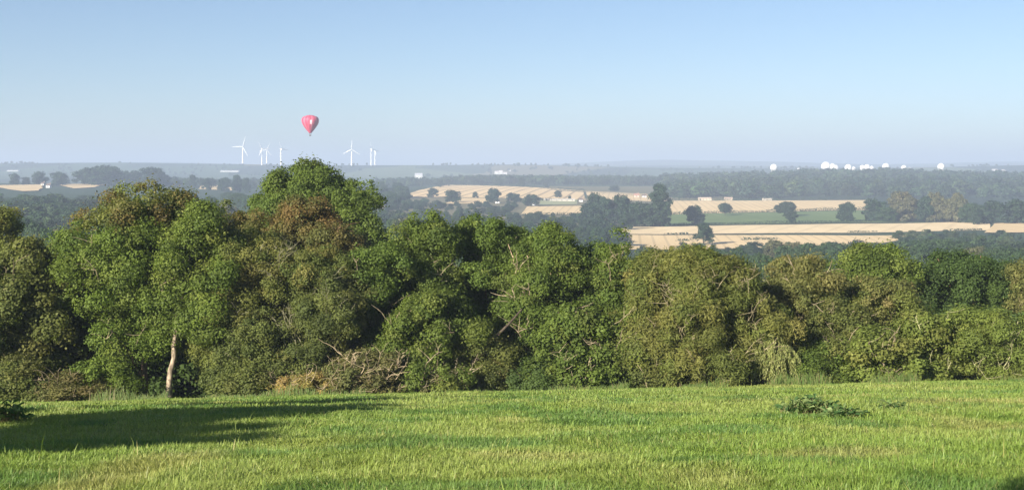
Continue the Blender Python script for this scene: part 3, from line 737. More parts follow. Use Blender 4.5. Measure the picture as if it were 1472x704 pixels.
# single trees standing in the fields: px, top row, base row, width
def at_base(name, key, px, top, base, w, dmin, label, group='single trees in the valley fields', **kw):
    x, d = hit(px, base, dmin)
    return far_tree(name, key, px, d, label, h=base - top, w=w, group=group, **kw)
at_base('round_tree', 'field_round0', 998, 293, 323, 31, 800, 'round dark tree standing at the edge of the green pasture')
at_base('open_tree', 'field_open', 1042, 290, 310, 20, 800, 'small open-crowned tree on the stubble above the pasture')
at_base('open_tree', 'field_open', 1131, 288, 311, 32, 800, 'open spreading tree with sky gaps on the stubble above the pasture')
at_base('field_bush', 'field_stem', 1137, 302, 321, 20, 800, 'dark bushy tree just below the open spreading tree')
at_base('round_tree', 'field_round1', 1217, 289, 319, 26, 800, 'dark round tree at the wood end of the green pasture')
at_base('field_tree', 'field_stem', 1011, 319, 352, 27, 700, 'dark tree on the near stubble below the round pasture tree')
at_base('tall_field_tree', 'field_tall', 948, 262, 326, 30, 800, 'tall dark poplar-like tree beside the green pasture')
at_base('tall_field_tree', 'field_round2', 934, 290, 326, 40, 800, 'dark wide tree at the foot of the tall poplar-like tree')
for i, (px, top, base, w, lab) in enumerate([
    (846, 290, 322, 34, 'rounded tree at the stubble end of the dark clump in mid valley'), (858, 275, 318, 30, 'taller tree of the dark clump in mid valley'),
    (872, 283, 322, 32, 'middle tree of the dark clump in mid valley'), (892, 277, 322, 36, 'domed tree of the dark clump in mid valley'),
    (912, 288, 326, 34, 'outer tree of the dark clump near the tall poplar-like tree'), (900, 306, 330, 24, 'low front tree of the dark clump in mid valley'),
    (862, 305, 330, 26, 'low bush in front of the dark clump in mid valley')]):
    at_base('clump_tree', f'field_round{i % 3}', px, top, base, w, 800, lab, group='dark clump of trees in mid valley')
for i, (px, top, base, w, lab) in enumerate([
    (622, 269, 284, 16, 'small round tree at the corner of the tramlined stubble'), (651, 272, 291, 24, 'dark round tree below the end of the tramlined stubble'),
    (683, 275, 285, 9, 'tiny bush on the tramlined stubble'), (709, 269, 292, 23, 'large round tree in the middle of the tramlined stubble'),
    (717, 255, 267, 14, 'tree on the top edge of the tramlined stubble, taller one'), (750, 254, 268, 12, 'dark square-topped tree on the top edge of the tramlined stubble'),
    (633, 257, 269, 12, 'dark tree behind the corner of the tramlined stubble'), (734, 276, 289, 13, 'small round tree beside the large round tree on the tramlined stubble'),
    (743, 278, 291, 14, 'small tree above the cottages on the tramlined stubble'), (764, 278, 296, 26, 'wide dark tree beside the white farmhouse'),
    (802, 273, 284, 11, 'lone round tree on the far half of the tramlined stubble'), (819, 281, 287, 6, 'little bush above the long pale meadow strip'),
    (785, 264, 270, 9, 'faint bush on the ridge of the tramlined stubble'), (883, 266, 275, 16, 'reddish rounded tree on the brownish pasture')]):
    at_base('field_tree', f'field_round{i % 3}', px, top, base, w, 1000, lab)
# edge of the hillside wood: paler, separate crowns
for i, (px, top, base, w, key, lab) in enumerate([
    (1258, 284, 318, 34, 'field_round1', 'dark tree at the corner of the hillside wood beside the pasture'), (1300, 274, 318, 44, 'field_pale', 'big pale olive tree at the edge of the hillside wood'),
    (1330, 280, 319, 30, 'field_round2', 'dark tree between the two pale trees at the wood edge'), (1348, 275, 319, 34, 'field_pale', 'second pale olive tree at the edge of the hillside wood'),
    (1375, 276, 320, 30, 'field_pale', 'pale brownish tree nearest the stubble at the wood edge'), (1398, 290, 321, 34, 'belt_round1', 'green rounded tree at the wood edge above the end stubble'),
    (1428, 286, 322, 40, 'field_round0', 'dark rounded tree at the wood edge above the end stubble'), (1405, 300, 323, 14, 'field_tall', 'slim dark tree in front of the wood edge'),
    (1462, 284, 322, 40, 'field_round1', 'dark tree at the end of the wood edge'), (1275, 296, 319, 30, 'belt_round2', 'greener low tree at the wood edge beside the big pale tree')]):
    at_base('wood_edge_tree', key, px, top, base, w, 1000, lab, group='trees at the edge of the hillside wood')
# hilltop grove and its neighbours
for i, (px, top, base, w, lab) in enumerate([
    (122, 241, 266, 36, 'low end tree of the round hilltop grove'), (142, 236, 267, 46, 'tallest tree of the round hilltop grove'), (160, 238, 267, 38, 'broad end tree of the round hilltop grove'),
    (181, 244, 266, 16, 'square-topped dark tree between the grove and the peaked tree'), (197, 244, 266, 22, 'small round tree beside the peaked tree'),
    (219, 239, 268, 42, 'peaked tree at the end of the hilltop line'), (236, 250, 268, 24, 'low tree tailing off beyond the peaked tree'),
    (21, 248, 266, 15, 'small dark tree standing alone at the end of the ridge'), (37, 254, 266, 14, 'low bush on the ridge beside the small dark tree'),
    (56, 245, 266, 24, 'round tree on the ridge before the stubble'), (86, 246, 267, 26, 'second round tree on the ridge, near the grove'),
    (277, 250, 270, 12, 'slim dark tree on the ridge above the brown-topped tree'), (297, 256, 274, 14, 'dark tree near the small stubble above the bright green tree'),
    (322, 254, 276, 18, 'dark round tree near the small stubble behind the tallest tree'), (340, 250, 276, 17, 'taller round tree near the small stubble behind the tallest tree'),
    (354, 254, 278, 14, 'narrow tree near the small stubble behind the tallest tree')]):
    at_base('ridge_tree', f'field_round{i % 3}', px, top, base, w, 1500, lab, group='trees on the ridge near the round hilltop grove')

# ------------------------------------------------------------------ woods that read as one mass
def wood(name, label, px0, px1, d0, d1, n, hmin=11, hmax=17, seed=0, edge=None, keys=('wood_tree0', 'wood_tree1', 'wood_tree2')):
    rng = np.random.default_rng(seed)
    Vs, Qs, Cs = [], [], []; off = 0
    u0, u1 = (px0 - CX) / F, (px1 - CX) / F
    d = np.sqrt(rng.uniform(d0 ** 2, d1 ** 2, n)); u = rng.uniform(u0, u1, n); x = u * d
    if edge is not None:
        k = edge(u * F + CX, d); d, x = d[k], x[k]
    z = G(x, d)
    for i in range(len(d)):
        _, V, Q, C = FAR_VARS[keys[rng.integers(len(keys))]]
        h = rng.uniform(hmin, hmax); H0 = V[:, 2].max(); s = h / H0 * rng.uniform(.75, 1.65); a = rng.uniform(0, 6.28); ca, sa = math.cos(a), math.sin(a)
        W = np.stack([(V[:, 0] * ca - V[:, 1] * sa) * s + x[i], (V[:, 0] * sa + V[:, 1] * ca) * s + d[i], V[:, 2] * h / H0 + z[i]], -1)
        Vs.append(W); Qs.append(Q + off); off += len(W); Cs.append(C * rng.uniform(.7, 1.35) * (.7 + .6 * float(vnoise(x[i], d[i], 90, 61))) * np.array([rng.uniform(.9, 1.25), 1, rng.uniform(.9, 1.1)]))
    me = np_mesh(name, np.concatenate(Vs), np.concatenate(Qs), None, [M_FAR], np.concatenate(Cs))
    tag(add(name, me), label, 'wood', kind='stuff')
def fade_left(px, d):    # the wood's outline drops towards the middle of the valley
    return (px > 955) & (d > 1680 + 120 * vnoise(px, px * 0, 40, 3))
wood('valley_wood', 'canopy of the crowded valley wood above the ivy-clad trees', -80, 260, 330, 1050, 260, 7, 12, 11, keys=('scrub_tree0', 'scrub_tree1', 'scrub_tree2'))
wood('valley_wood', 'canopy of the crowded valley wood below the pale fields', 1230, 1600, 430, 690, 110, 6, 10.5, 12, keys=('scrub_tree0', 'scrub_tree1', 'scrub_tree2'))
def off_fields(px, d):      # keeps scrub off the stubble
    py = CY - G((px - CX) / F * d, d) / d * F
    return ~(((px > 742) & (py > 293) & (py < 312)) | ((px > 630) & (px < 715) & (py > 283) & (py < 295.5)) | (py < 293))
wood('valley_wood', 'scrub covering the hazy slope above the lush centre trees', 530, 860, 420, 1120, 190, 5, 9, 13, keys=('scrub_tree0', 'scrub_tree1'))
wood('valley_wood', 'thick hedgerow scrub under the tramlined stubble field', 530, 850, 1050, 1560, 200, 3.5, 7, 14, off_fields, keys=('scrub_tree0', 'scrub_tree1'))
wood('valley_wood', 'bushes along the near edge of the stubble behind the willow', 915, 1240, 560, 760, 70, 3, 6.5, 15, keys=('scrub_tree0', 'scrub_tree2'))
wood('valley_wood', 'low bushes under the far end of the stubble strip', 1290, 1600, 640, 890, 110, 3, 6, 16, keys=('scrub_tree0', 'scrub_tree2'))
wood('hillside_wood', 'dark hazy wood covering the hillside below the white domes', 950, 1640, 1680, 2750, 1900, 10, 22, 1, fade_left)
wood('distant_wood', 'level dark line of far woodland above the brownish pasture', 640, 975, 2400, 2900, 420, 11, 17, 2)
wood('distant_wood', 'hazy far copses between the tallest tree and the tramlined stubble', 540, 640, 2300, 2700, 80, 10, 15, 3)
wood('distant_wood', 'hazy far copses below the turbines', 235, 420, 1900, 2600, 130, 9, 14, 4)
wood('distant_wood', 'faint copses along the far ridge', -60, 1560, 3700, 4700, 900, 5, 10, 5, lambda px, d: vnoise(px, d * .25, 60, 4) > .52)

# ------------------------------------------------------------------ domes, turbines, balloon, far buildings
def dome(px, py, r, d, label, grp='white golf-ball domes on the skyline', base=True):
    x = (px - CX) / F * d; zc = (CY - py - 1.6) / F * d; R = r * .88 / F * d; z0 = g(x, d)
    root = tag(empty('radar_dome', (x, d, z0)), label, 'radome', grp)
    ge = Geo(); th = np.linspace(math.radians(18), math.pi, 18)
    prof = [(R * math.sin(t), (zc - z0) - R * math.cos(t)) for t in th]; prof[-1] = (0.01, prof[-1][1])
    ge.lathe(prof, 28, (.74, .74, .73)); add('shell', ge.mesh('shell', [M_PAINT], smooth=True), root)
    ge = Geo(); rb = R * .8
    ge.lathe([(rb, -1), (rb, zc - z0 - R * .93), (rb * 1.06, zc - z0 - R * .93), (rb * 1.06, zc - z0 - R * .86), (.01, zc - z0 - R * .86)], 20, (.62, .62, .6))
    add('base', ge.mesh('base', [M_WALL]), root)
for px, py, r, lab in [(1112.5, 239.5, 6.0, 'white dome standing alone above the near end of the hillside wood'), (1148, 242, 2.4, 'tiny white dome between the lone dome and the big cluster'),
    (1187.5, 238, 8.0, 'largest white dome at the head of the big cluster'), (1196.5, 239, 6.4, 'second dome half hidden beside the largest one'), (1200.5, 240, 5.6, 'third dome at the tail of the big cluster'),
    (1219.5, 239.8, 6.0, 'rounded dome just past the big cluster'), (1227, 241.5, 4.0, 'low dome attached to the rounded dome past the cluster'),
    (1240, 239.5, 4.4, 'first dome of the tight trio'), (1246.5, 239.2, 5.0, 'middle dome of the tight trio'), (1253, 240.5, 4.0, 'last dome of the tight trio'),
    (1273.5, 238.3, 6.0, 'single round dome past the tight trio'), (1299.5, 240, 4.6, 'dome with a small one tucked beside it'), (1307, 241.5, 3.0, 'small dome tucked beside another near the last dome'),
    (1353, 238.4, 6.0, 'last round white dome at the far end of the line')]:
    dome(px, py, r, 3000, lab)

def turbine(px, hub, d, blade, angs, yaw, label):
    """hub row, blade length in photo px, blade angles in degrees (0 = up, clockwise as seen)"""
    x = (px - CX) / F * d; z = g(x, d); hz = (CY - hub) / F * d - z; B = blade / F * d
    root = tag(empty('wind_turbine', (x, d, z)), label, 'wind turbine', 'white wind turbines on the far ridge')
    root.rotation_euler = (0, 0, yaw)
    k = B / 26; W = (.88, .88, .86)
    ge = Geo(); ge.lathe([(1.9 * k, -2), (1.75 * k, hz * .3), (1.3 * k, hz * .8), (1.05 * k, hz - 1.0 * k), (.01, hz - 1.0 * k)], 16, W)
    add('tower', ge.mesh('tower', [M_PAINT], smooth=True), root)
    ge = Geo(); P = np.array([(0, -2.6, 0), (0, -2.2, 0), (0, 0, 0), (0, 4, 0), (0, 5, 0)]) * k
    ge.tube(P, np.array([.5, 1.3, 1.6, 1.5, .6]) * k, 10, W)
    nac = add('nacelle', ge.mesh('nacelle', [M_PAINT], smooth=True), root, (0, 0, hz))
    ge = Geo(); ge.tube(np.array([(0, -4.4, 0), (0, -4.1, 0), (0, -3.2, 0), (0, -2.6, 0)]) * k, np.array([.15, .8, 1.3, 1.3]) * k, 12, W)
    add('hub', ge.mesh('hub', [M_PAINT], smooth=True), root, (0, 0, hz))
    t = np.linspace(0, 1, 12)
    ch = np.interp(t, [0, .06, .2, 1], [.75, .9, 1.7, .35]) * k; th = np.interp(t, [0, .06, .2, 1], [.7, .6, .35, .08]) * k; tw = np.interp(t, [0, 1], [.5, .08])
    for a in angs:
        ge = Geo(); V = []
        for i in range(12):
            for (cx, cy) in ((-.35, 0), (0, .5), (.65, 0), (0, -.5)):
                xx, yy = cx * ch[i] * 2, cy * th[i] * 2
                V.append((xx * math.cos(tw[i]) - yy * math.sin(tw[i]), xx * math.sin(tw[i]) + yy * math.cos(tw[i]), (t[i] * B)))
        i = np.arange(11)[:, None] * 4; j = np.arange(4)[None, :]; j2 = (j + 1) % 4
        Q = np.stack([i + j, i + j2, i + 4 + j2, i + 4 + j], -1).reshape(-1, 4)
        ge.put(V, Q, None, W)
        b = add('blade', ge.mesh('blade', [M_PAINT], smooth=True), root, (0, -3.4 * k, hz)); b.rotation_euler = (0, math.radians(a), 0)
DT = 4430
turbine(349, 211, DT, 15.5, (14, 152, 268), .15, 'lone wind turbine at the start of the row, one blade level')
turbine(376.5, 214, DT, 12.5, (-32, 88, 205), .5, 'wind turbine half in front of another, blade raised towards the lone one')
turbine(383.5, 215.5, DT + 200, 11, (22, 142, 262), .3, 'smaller wind turbine tucked behind its neighbour')
turbine(404, 214, DT, 12.5, (-25, 95, 198), .8, 'wind turbine just clear of the tallest tree')
turbine(505.5, 215, DT, 14, (2, 122, 242), .1, 'wind turbine with one blade straight up, past the balloon')
turbine(533.5, 214.5, DT, 11, (-18, 102, 200), .9, 'first of the close pair of wind turbines at the row end')
turbine(539, 217.5, DT + 150, 10, (-40, 80, 170), .9, 'second of the close pair of wind turbines, lower one at the row end')

def balloon(px, top, bottom, basket, d):
    s = d / F; x = (px - CX) * s; zt = (CY - top) * s; zb = (CY - bottom) * s; zk = (CY - basket) * s
    root = tag(empty('hot_air_balloon', (x, d, zk)), 'pink and red striped hot air balloon floating above the wind turbines', 'hot air balloon')
    H = zt - zb; R = 12.3 * s
    tt = [0, .03, .08, .15, .25, .37, .5, .63, .75, .86, .94, .985, 1.0]; rr = [.14, .2, .3, .42, .57, .75, .9, .98, 1.0, .9, .67, .34, .02]
    t = np.linspace(0, 1, 40); r = np.interp(t, tt, rr)
    r = np.convolve(np.pad(r, 2, 'edge'), np.ones(5) / 5, 'valid'); r[-1] = .02
    k = 24; sub = 6; an = np.linspace(0, 2 * math.pi, k * sub, endpoint=False)
    ph = (np.arange(k * sub) % sub) / sub
    bulge = 1 + .022 * np.sin(ph * math.pi)
    V = np.stack([(r[:, None] * bulge) * R * np.cos(an), (r[:, None] * bulge) * R * np.sin(an), np.repeat((zb - zk + t * H)[:, None], k * sub, 1)], -1)
    gore = np.arange(k * sub) // sub
    cols = np.array([(.50, .040, .085), (.60, .115, .17), (.45, .032, .075), (.55, .070, .12)])
    gc = cols[(gore * 7) % 4]
    C = np.repeat(gc[None], 40, 0).reshape(40, k * sub, 3).copy()
    # white emblem panel that faces the viewer on two gores
    vx = np.cos(an)[None, :]; vy = np.sin(an)[None, :]
    emb = (np.abs(np.arctan2(vx, -vy) - .22) < .10) & (t[:, None] > .48) & (t[:, None] < .70)
    C[emb] = (.80, .62, .64)
    n = k * sub; i = np.arange(39)[:, None] * n; j = np.arange(n)[None, :]; j2 = (j + 1) % n
    Q = np.stack([i + j, i + j2, i + n + j2, i + n + j], -1).reshape(-1, 4)
    add('envelope', np_mesh('envelope', V.reshape(-1, 3), Q, None, [M_FABRIC], C.reshape(-1, 3), True), root)
    ge = Geo(); ge.lathe([(R * .15, zb - zk - .9 * s * .6), (R * .145, zb - zk)], 24, (.12, .03, .05)); add('skirt', ge.mesh('skirt', [M_FABRIC], smooth=True), root)
    w = 1.15 * s; h = 1.5 * s
    ge = Geo(); ge.box((-w, -w, -h * .5), (w, w, h * .5), (.10, .07, .05)); ge.box((-w * 1.08, -w * 1.08, h * .5 + .002), (w * 1.08, w * 1.08, h * .6), (.05, .04, .035))
    add('basket', ge.mesh('basket', [M_WICKER]), root)
    for sx, sy in ((-1, -1), (1, -1), (1, 1), (-1, 1)):
        ge = Geo(); ge.tube([(sx * w, sy * w, h * .6), (sx * R * .07, sy * R * .07, zb - zk)], [.07, .07], 5, (.1, .1, .1))
        add('suspension_cable', ge.mesh('suspension_cable', [M_WICKER]), root)
    ge = Geo(); ge.box((-w * .4, -w * .4, h * .95), (w * .4, w * .4, h * 1.2), (.2, .2, .2)); add('burner', ge.mesh('burner', [M_PAINT]), root)
balloon(446, 165.5, 191, 195, 1200)

def house(name, px, base, w, hpx, label, dmin, wall=(.75, .72, .66), roof=(.16, .12, .10), depth=7, group='far farm buildings', chim=True, rz=0.0, lift=0.0):
    x, d = hit(px, base, dmin); s = d / F; z = g(x, d)
    W = w * s / 2; Hh = hpx * s; we = Hh * .58
    root = tag(empty(name, (x, d, z)), label, 'barn' if 'barn' in name or 'shed' in name else 'house', group); root.rotation_euler = (0, 0, rz)
    D = depth / 2
    ge = Geo(); ge.box((-W, -D, -1), (W, D, we), wall)
    ge.put([(-W, -D, we), (-W, D, we), (-W, 0, Hh - .15), (W, -D, we), (W, D, we), (W, 0, Hh - .15)], None, [(0, 2, 1), (3, 4, 5)], wall)
    add('wall', ge.mesh('wall', [M_WALL]), root)
    ge = Geo(); o = .35
    for sg in (-1, 1):
        a = (we - .1); V = [(-W - o, sg * (D + o), a), (W + o, sg * (D + o), a), (W + o, 0, Hh), (-W - o, 0, Hh)]
        V2 = [(p[0], p[1], p[2] + .18) for p in V]
        ge.put(V + V2, [(0, 1, 2, 3), (4, 5, 6, 7), (0, 1, 5, 4), (1, 2, 6, 5), (2, 3, 7, 6), (3, 0, 4, 7)], None, roof)
    rf = add('roof', ge.mesh('roof', [M_WALL]), root)
    nw = max(int(W * 2 / 3.2), 1)
    for i in range(min(nw, 6)):
        xx = -W + (i + .5) * 2 * W / min(nw, 6)
        ge = Geo(); ge.box((xx - .5, -D - .04, we * .35), (xx + .5, -D + .05, we * .8), (.04, .045, .05)); add('window', ge.mesh('window', [M_PAINT]), root)
    if chim:
        ge = Geo(); ge.box((W * .6, -.4, Hh - .6), (W * .6 + .8, .4, Hh + 1.1), (.3, .2, .15)); add('chimney', ge.mesh('chimney', [M_WALL]), rf)
WH = (.62, .62, .60)
house('farmhouse', 767, 295, 6, 6, 'white farmhouse beside the wide dark tree under the stubble', 1000, WH)
house('cottage', 715, 292, 6, 4.5, 'white cottage between the large round tree and the small trees', 1000, WH)
house('cottage', 731, 291, 5, 4.5, 'pale cottage with brown roof beside the white cottage', 1000, (.62, .5, .4), (.3, .2, .14))
house('farm_shed', 804, 289, 44, 3.2, 'long low pale shed behind the pale meadow strip', 1100, (.55, .5, .42), (.45, .42, .36), chim=False)
house('cottage', 835, 290, 5, 5, 'white cottage at the end of the long low shed', 1000, WH)
house('farmhouse', 915, 284, 7, 6, 'brick farmhouse behind the dark mid-valley clump', 1000, (.5, .36, .28), (.35, .2, .15))
house('cottage', 926, 284, 6, 4.6, 'white cottage beside the brick farmhouse behind the dark clump', 1000, WH)
house('farm_barn', 1013, 288, 18, 4.2, 'long tan barn at the foot of the hillside wood', 1100, (.62, .5, .36), (.5, .4, .3), chim=False)
house('farm_barn', 1047, 288, 11, 4.4, 'shorter tan barn at the foot of the hillside wood', 1100, (.62, .48, .34), (.45, .33, .25), chim=False)
house('farm_barn', 1103, 288, 13, 3, 'low pale barn below the lone dome', 1100, (.7, .6, .48), (.6, .52, .42), chim=False)
house('cottage', 70, 270, 5.5, 6, 'white cottage among the trees below the hilltop grove', 1300, WH)
house('cottage', 62, 267, 4, 5, 'small white cottage next to another below the hilltop grove', 1300, WH)
house('cottage', 139, 286, 7, 4.5, 'white bungalow among trees at the foot of the brown-topped tree line', 1300, WH)
house('farm_shed', 331, 247, 26, 2.2, 'long white shed on the far slope under the lone turbine', 2700, (.5, .5, .48), (.42, .42, .42), chim=False, depth=25)
house('farm_shed', 20, 246, 16, 1.6, 'long white shed on the far slope at the end of the ridge', 2700, (.5, .5, .48), (.42, .42, .42), chim=False, depth=25)
house('country_house', 602, 257, 11, 8, 'large white house among far trees past the turbines', 2000, WH, (.4, .4, .42), depth=14)
for px, b, w, h, lab in [(714, 250, 6, 4, 'white house of the far village, first of the row'), (720, 250, 5, 5, 'tall white house of the far village'), (726, 251, 6, 3.6, 'low white house at the end of the far village'),
                         (733, 246, 3, 2.6, 'tiny pale house on the far slope past the village'), (1430, 246, 7, 3, 'pale house on the far slope at the end of the wood'), (1442, 247, 5, 3, 'second pale house on the far slope at the end of the wood')]:
    house('village_house', px, b, w, h, lab, 2900, WH, (.55, .5, .48), group='far village houses', depth=12)

# ------------------------------------------------------------------ meadow: grass, weeds
def build_grass():
    rng = np.random.default_rng(77)
    n = 520000
    px = rng.uniform(-130, 1600, n); pyb = rng.uniform(0, 1, n)
    # extra rows along the crest where the meadow is seen edge-on
    py = 545 + (745 - 545) * pyb ** 1.15
    X, Y = hits_near(px, py)
    # the meadow goes on beyond the edges of the photo
    xs = np.concatenate([rng.uniform(-30, -4, 90000), rng.uniform(4, 30, 90000)]); ysd = rng.uniform(2, 71, 180000)
    out_ = np.abs(xs) > .43 * ysd; near_ = rng.uniform(2, 15, 30000); xn = rng.uniform(-7, 7, 30000)
    X = np.concatenate([X, xs[out_], xn]); Y = np.concatenate([Y, ysd[out_], near_])
    ok = Y < 70.4
    k2 = rng.uniform(60, 78, 60000); x2 = rng.uniform(-.43, .43, 60000) * k2
    X = np.concatenate([X[ok], x2]); Y = np.concatenate([Y[ok], k2])
    n = len(X); Z = G(X, Y)
    X = X + rng.normal(0, .02, n); Y = Y + rng.normal(0, .15, n) * np.clip(Y / 40, .2, 1)
    Z = G(X, Y)
    cl = vnoise(X, Y, .55, 41) * .6 + vnoise(X, Y, 1.7, 42) * .4           # tussocks
    big = vnoise(X, Y, 5, 43); dry = vnoise(X, Y * .6, 2.2, 44)
    h = (.055 + .085 * cl ** 1.3 + .03 * big) * rng.uniform(.6, 1.25, n)
    tallb = rng.random(n) < .006; h[tallb] *= rng.uniform(1.6, 2.6, tallb.sum())
    w = (.0045 + .00042 * Y) * rng.uniform(.7, 1.3, n)
    az = rng.uniform(0, 6.283, n) * .75 + vnoise(X, Y, 1.1, 45) * 6.283 * 1.3
    lean = rng.uniform(.15, .95, n) * (0.8 + .6 * vnoise(X, Y, .8, 46))
    dx, dy = np.cos(az), np.sin(az)
    fa = az + math.pi / 2 + rng.normal(0, .5, n)
    sx, sy = np.cos(fa) * w * .5, np.sin(fa) * w * .5
    B = np.stack([X, Y, Z - .01], -1); S = np.stack([sx, sy, sx * 0], -1)
    Dv = np.stack([dx, dy, dx * 0], -1)
    M = B + Dv * (h * lean * .32)[:, None]; M[:, 2] += h * .62
    Tp = B + Dv * (h * lean)[:, None]; Tp[:, 2] += h * np.clip(1.06 - .35 * lean ** 2, .3, 1)
    V = np.stack([B - S, B + S, M - S * .8, M + S * .8, Tp], 1).reshape(-1, 3)
    b = np.arange(n)[:, None] * 5
    Q = b + np.array([[0, 1, 3, 2]]); Tr = b + np.array([[2, 3, 4]])
    c1 = np.array([.200, .292, .052]); c2 = np.array([.285, .335, .082]); c3 = np.array([.40, .34, .13]); c4 = np.array([.115, .21, .045])
    f = np.clip(vnoise(X, Y, 3.2, 47) * 1.2 - .1 + rng.normal(0, .18, n), 0, 1)[:, None]
    C = c1 * (1 - f) + c2 * f
    dk = np.clip((vnoise(X, Y * .7, 1.1, 48) * .6 + vnoise(X, Y, 3.4, 49) * .4 - .56) * 5, 0, .8)[:, None]; C = C * (1 - dk) + c4 * dk
    dr = (np.clip((dry - .80) * 3.2, 0, .45) + (rng.random(n) < .05) * .6)[:, None]; dr = np.minimum(dr, .85); C = C * (1 - dr) + c3 * dr
    C = C * rng.uniform(.70, 1.16, (n, 1))
    C5 = np.repeat(C, 5, 0)
    tag(add('meadow_grass', np_mesh('meadow_grass', V, Q, Tr, [M_GRASS], C5)), 'bright green tussocky grass covering the sloping meadow', 'grass', kind='stuff')
    # taller dry fringe where the meadow meets the trees
    n = 9000
    Y = rng.uniform(69.5, 73.2, n); X = rng.uniform(-.42, .42, n) * Y
    keep = vnoise(X, Y * 0, 2.4, 51) > .42; X, Y = X[keep], Y[keep]; n = len(X); Z = G(X, Y)
    h = rng.uniform(.15, .6, n) * (0.35 + 1.5 * vnoise(X, Y, 2.2, 52) ** 2); w = rng.uniform(.018, .035, n)
    az = rng.uniform(0, 6.283, n); lean = rng.uniform(.1, .6, n)
    B = np.stack([X, Y, Z], -1); S = np.stack([w * .5, w * 0, w * 0], -1); Dv = np.stack([np.cos(az), np.sin(az), az * 0], -1)
    M = B + Dv * (h * lean * .3)[:, None]; M[:, 2] += h * .6; Tp = B + Dv * (h * lean)[:, None]; Tp[:, 2] += h * .95
    V = np.stack([B - S, B + S, M - S * .8, M + S * .8, Tp], 1).reshape(-1, 3); b = np.arange(n)[:, None] * 5
    pal = [((.16, .19, .06), 2), ((.12, .18, .045), 4), ((.25, .21, .10), .5)]
    C = np.repeat(pick(pal, n, rng), 5, 0)
    tag(add('verge_grass', np_mesh('verge_grass', V, b + np.array([[0, 1, 3, 2]]), b + np.array([[2, 3, 4]]), [M_GRASS], C)), 'taller dry grass fringing the foot of the trees', 'grass', kind='stuff')
build_grass()

def weed(name, px, py, w, h, n, label, seed, pal):
    """patch of broad-leaved weeds standing in the grass"""
    rng = np.random.default_rng(seed)
    X, Y = hits_near([px], [py]); x, y = float(X[0]), float(Y[0]); s = y / F
    root = tag(empty(name, (x, y, g(x, y))), label, 'weed', 'broad-leaved weeds in the meadow')
    Wd = w * s / 2; gl = Geo(); gs = Geo()
    for i in range(n):
        rr = math.sqrt(rng.random()); a = rng.uniform(0, 6.283)
        bx, by = Wd * rr * math.cos(a), Wd * .75 * rr * math.sin(a)
        bz = g(x + bx, y + by) - g(x, y)
        a2 = rng.uniform(0, 6.283); L = rng.uniform(.07, .22); up = rng.uniform(.25, 1.0) * h * (1.1 - .6 * rr)
        st = np.array([bx, by, bz]); tip = st + np.array([math.cos(a2) * L * .4, math.sin(a2) * L * .4, up])
        gs.tube(bez(st, (st + tip) / 2 + [0, 0, .03], tip, 4), [.008, .007, .006, .004], 4, (.16, .14, .06))
        dirv = np.array([math.cos(a2), math.sin(a2), rng.uniform(-.3, .9)]); side = np.array([-math.sin(a2), math.cos(a2), rng.normal(0, .6)])
        wd = L * rng.uniform(.3, .45)
        mid1 = tip + dirv * L * .3; mid2 = tip + dirv * L * .7 - [0, 0, .02]; end = tip + dirv * L - [0, 0, .06]
        V = [tip, mid1 + side * wd * .5 + [0, 0, .02], mid1 - [0, 0, .01], mid1 - side * wd * .5 + [0, 0, .02], mid2 + side * wd * .4 + [0, 0, .02], mid2 - [0, 0, .01], mid2 - side * wd * .4 + [0, 0, .02], end]
        col = pick(pal, 1, rng)[0] * rng.uniform(.7, 1.3)
        gl.put(V, [(1, 4, 5, 2), (2, 5, 6, 3)], [(0, 1, 2), (0, 2, 3), (4, 7, 5), (5, 7, 6)], col)
    add('leaves', gl.mesh('leaves', [M_LEAF]), root); add('stems', gs.mesh('stems', [M_TWIG]), root)
WEED = [((.17, .24, .08), 3), ((.22, .28, .11), 2), ((.085, .16, .055), 2)]
weed('dock_weed', 1165, 597, 84, .42, 620, 'largest dark green patch of broad-leaved weeds in the meadow', 1, WEED)
weed('dock_weed', 1212, 603, 56, .26, 260, 'low tail of weeds beside the largest dark patch', 2, WEED)
weed('dock_weed', 1283, 589, 30, .18, 60, 'small weed tuft past the largest dark patch', 3, WEED)
weed('nettle_weed', 8, 608, 60, .5, 200, 'dark nettle patch standing in the shaded corner', 6, WEED)

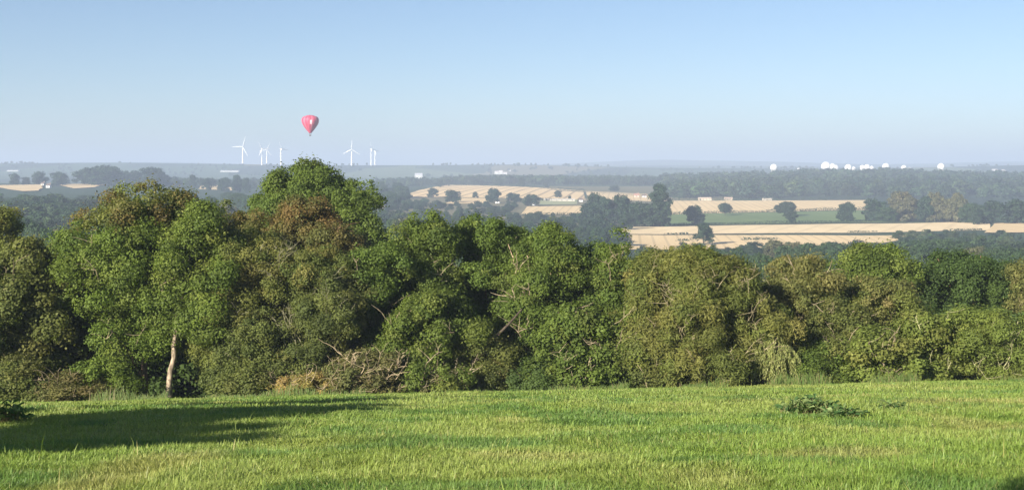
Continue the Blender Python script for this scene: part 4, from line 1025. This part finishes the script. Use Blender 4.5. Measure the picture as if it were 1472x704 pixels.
# ------------------------------------------------------------------ haze, sky, sun, camera
def build_haze():
    ge = Geo(); ge.box((-24500, -260, -110), (24500, 25000, 112))
    m, nt, out = new_mat('haze')
    v = N(nt, 'ShaderNodeVolumePrincipled')
    v.inputs['Color'].default_value = (.53, .63, .81, 1); v.inputs['Density'].default_value = .00025
    v.inputs['Anisotropy'].default_value = 0.0
    nt.links.new(v.outputs[0], out.inputs['Volume'])
    tag(add('haze', ge.mesh('haze', [m])), 'pale blue summer haze filling the valley', 'haze', kind='stuff')
build_haze()

w = bpy.data.worlds.new('World'); SC.world = w; w.use_nodes = True
nt = w.node_tree; nt.nodes.clear()
out = nt.nodes.new('ShaderNodeOutputWorld'); bg = nt.nodes.new('ShaderNodeBackground')
sky = nt.nodes.new('ShaderNodeTexSky'); sky.sky_type = 'NISHITA'; sky.sun_disc = False
sky.sun_elevation = SUN_EL; sky.sun_rotation = math.pi + SUN_AZ
sky.air_density = 0.66; sky.dust_density = 0.6; sky.ozone_density = 2.0; sky.altitude = 100
bg.inputs['Strength'].default_value = 0.053
nt.links.new(sky.outputs[0], bg.inputs[0]); nt.links.new(bg.outputs[0], out.inputs[0])

sl = bpy.data.lights.new('sun', 'SUN'); sl.energy = 5.0; sl.angle = math.radians(.5); sl.color = (1, .93, .82)
so = bpy.data.objects.new('sun', sl); COL.objects.link(so)
from mathutils import Vector
so.rotation_euler = Vector(LDIR).to_track_quat('-Z', 'Y').to_euler()

cd = bpy.data.cameras.new('camera'); co = bpy.data.objects.new('camera', cd); COL.objects.link(co)
cd.sensor_width = 36; cd.lens = 36 * F / 1472; cd.shift_y = -(352 - CY) / 1472
cd.clip_start = .1; cd.clip_end = 60000
co.location = (0, 0, 0); co.rotation_euler = (math.radians(90), 0, 0)
SC.camera = co

vs = SC.view_settings; vs.view_transform = 'Standard'; vs.look = 'None'; vs.exposure = 1.32; vs.gamma = 1; vs.use_curve_mapping = False
cy = SC.cycles
cy.max_bounces = 6; cy.diffuse_bounces = 4; cy.glossy_bounces = 2; cy.transmission_bounces = 3; cy.volume_bounces = 1
cy.caustics_reflective = False; cy.caustics_refractive = False; cy.use_denoising = True
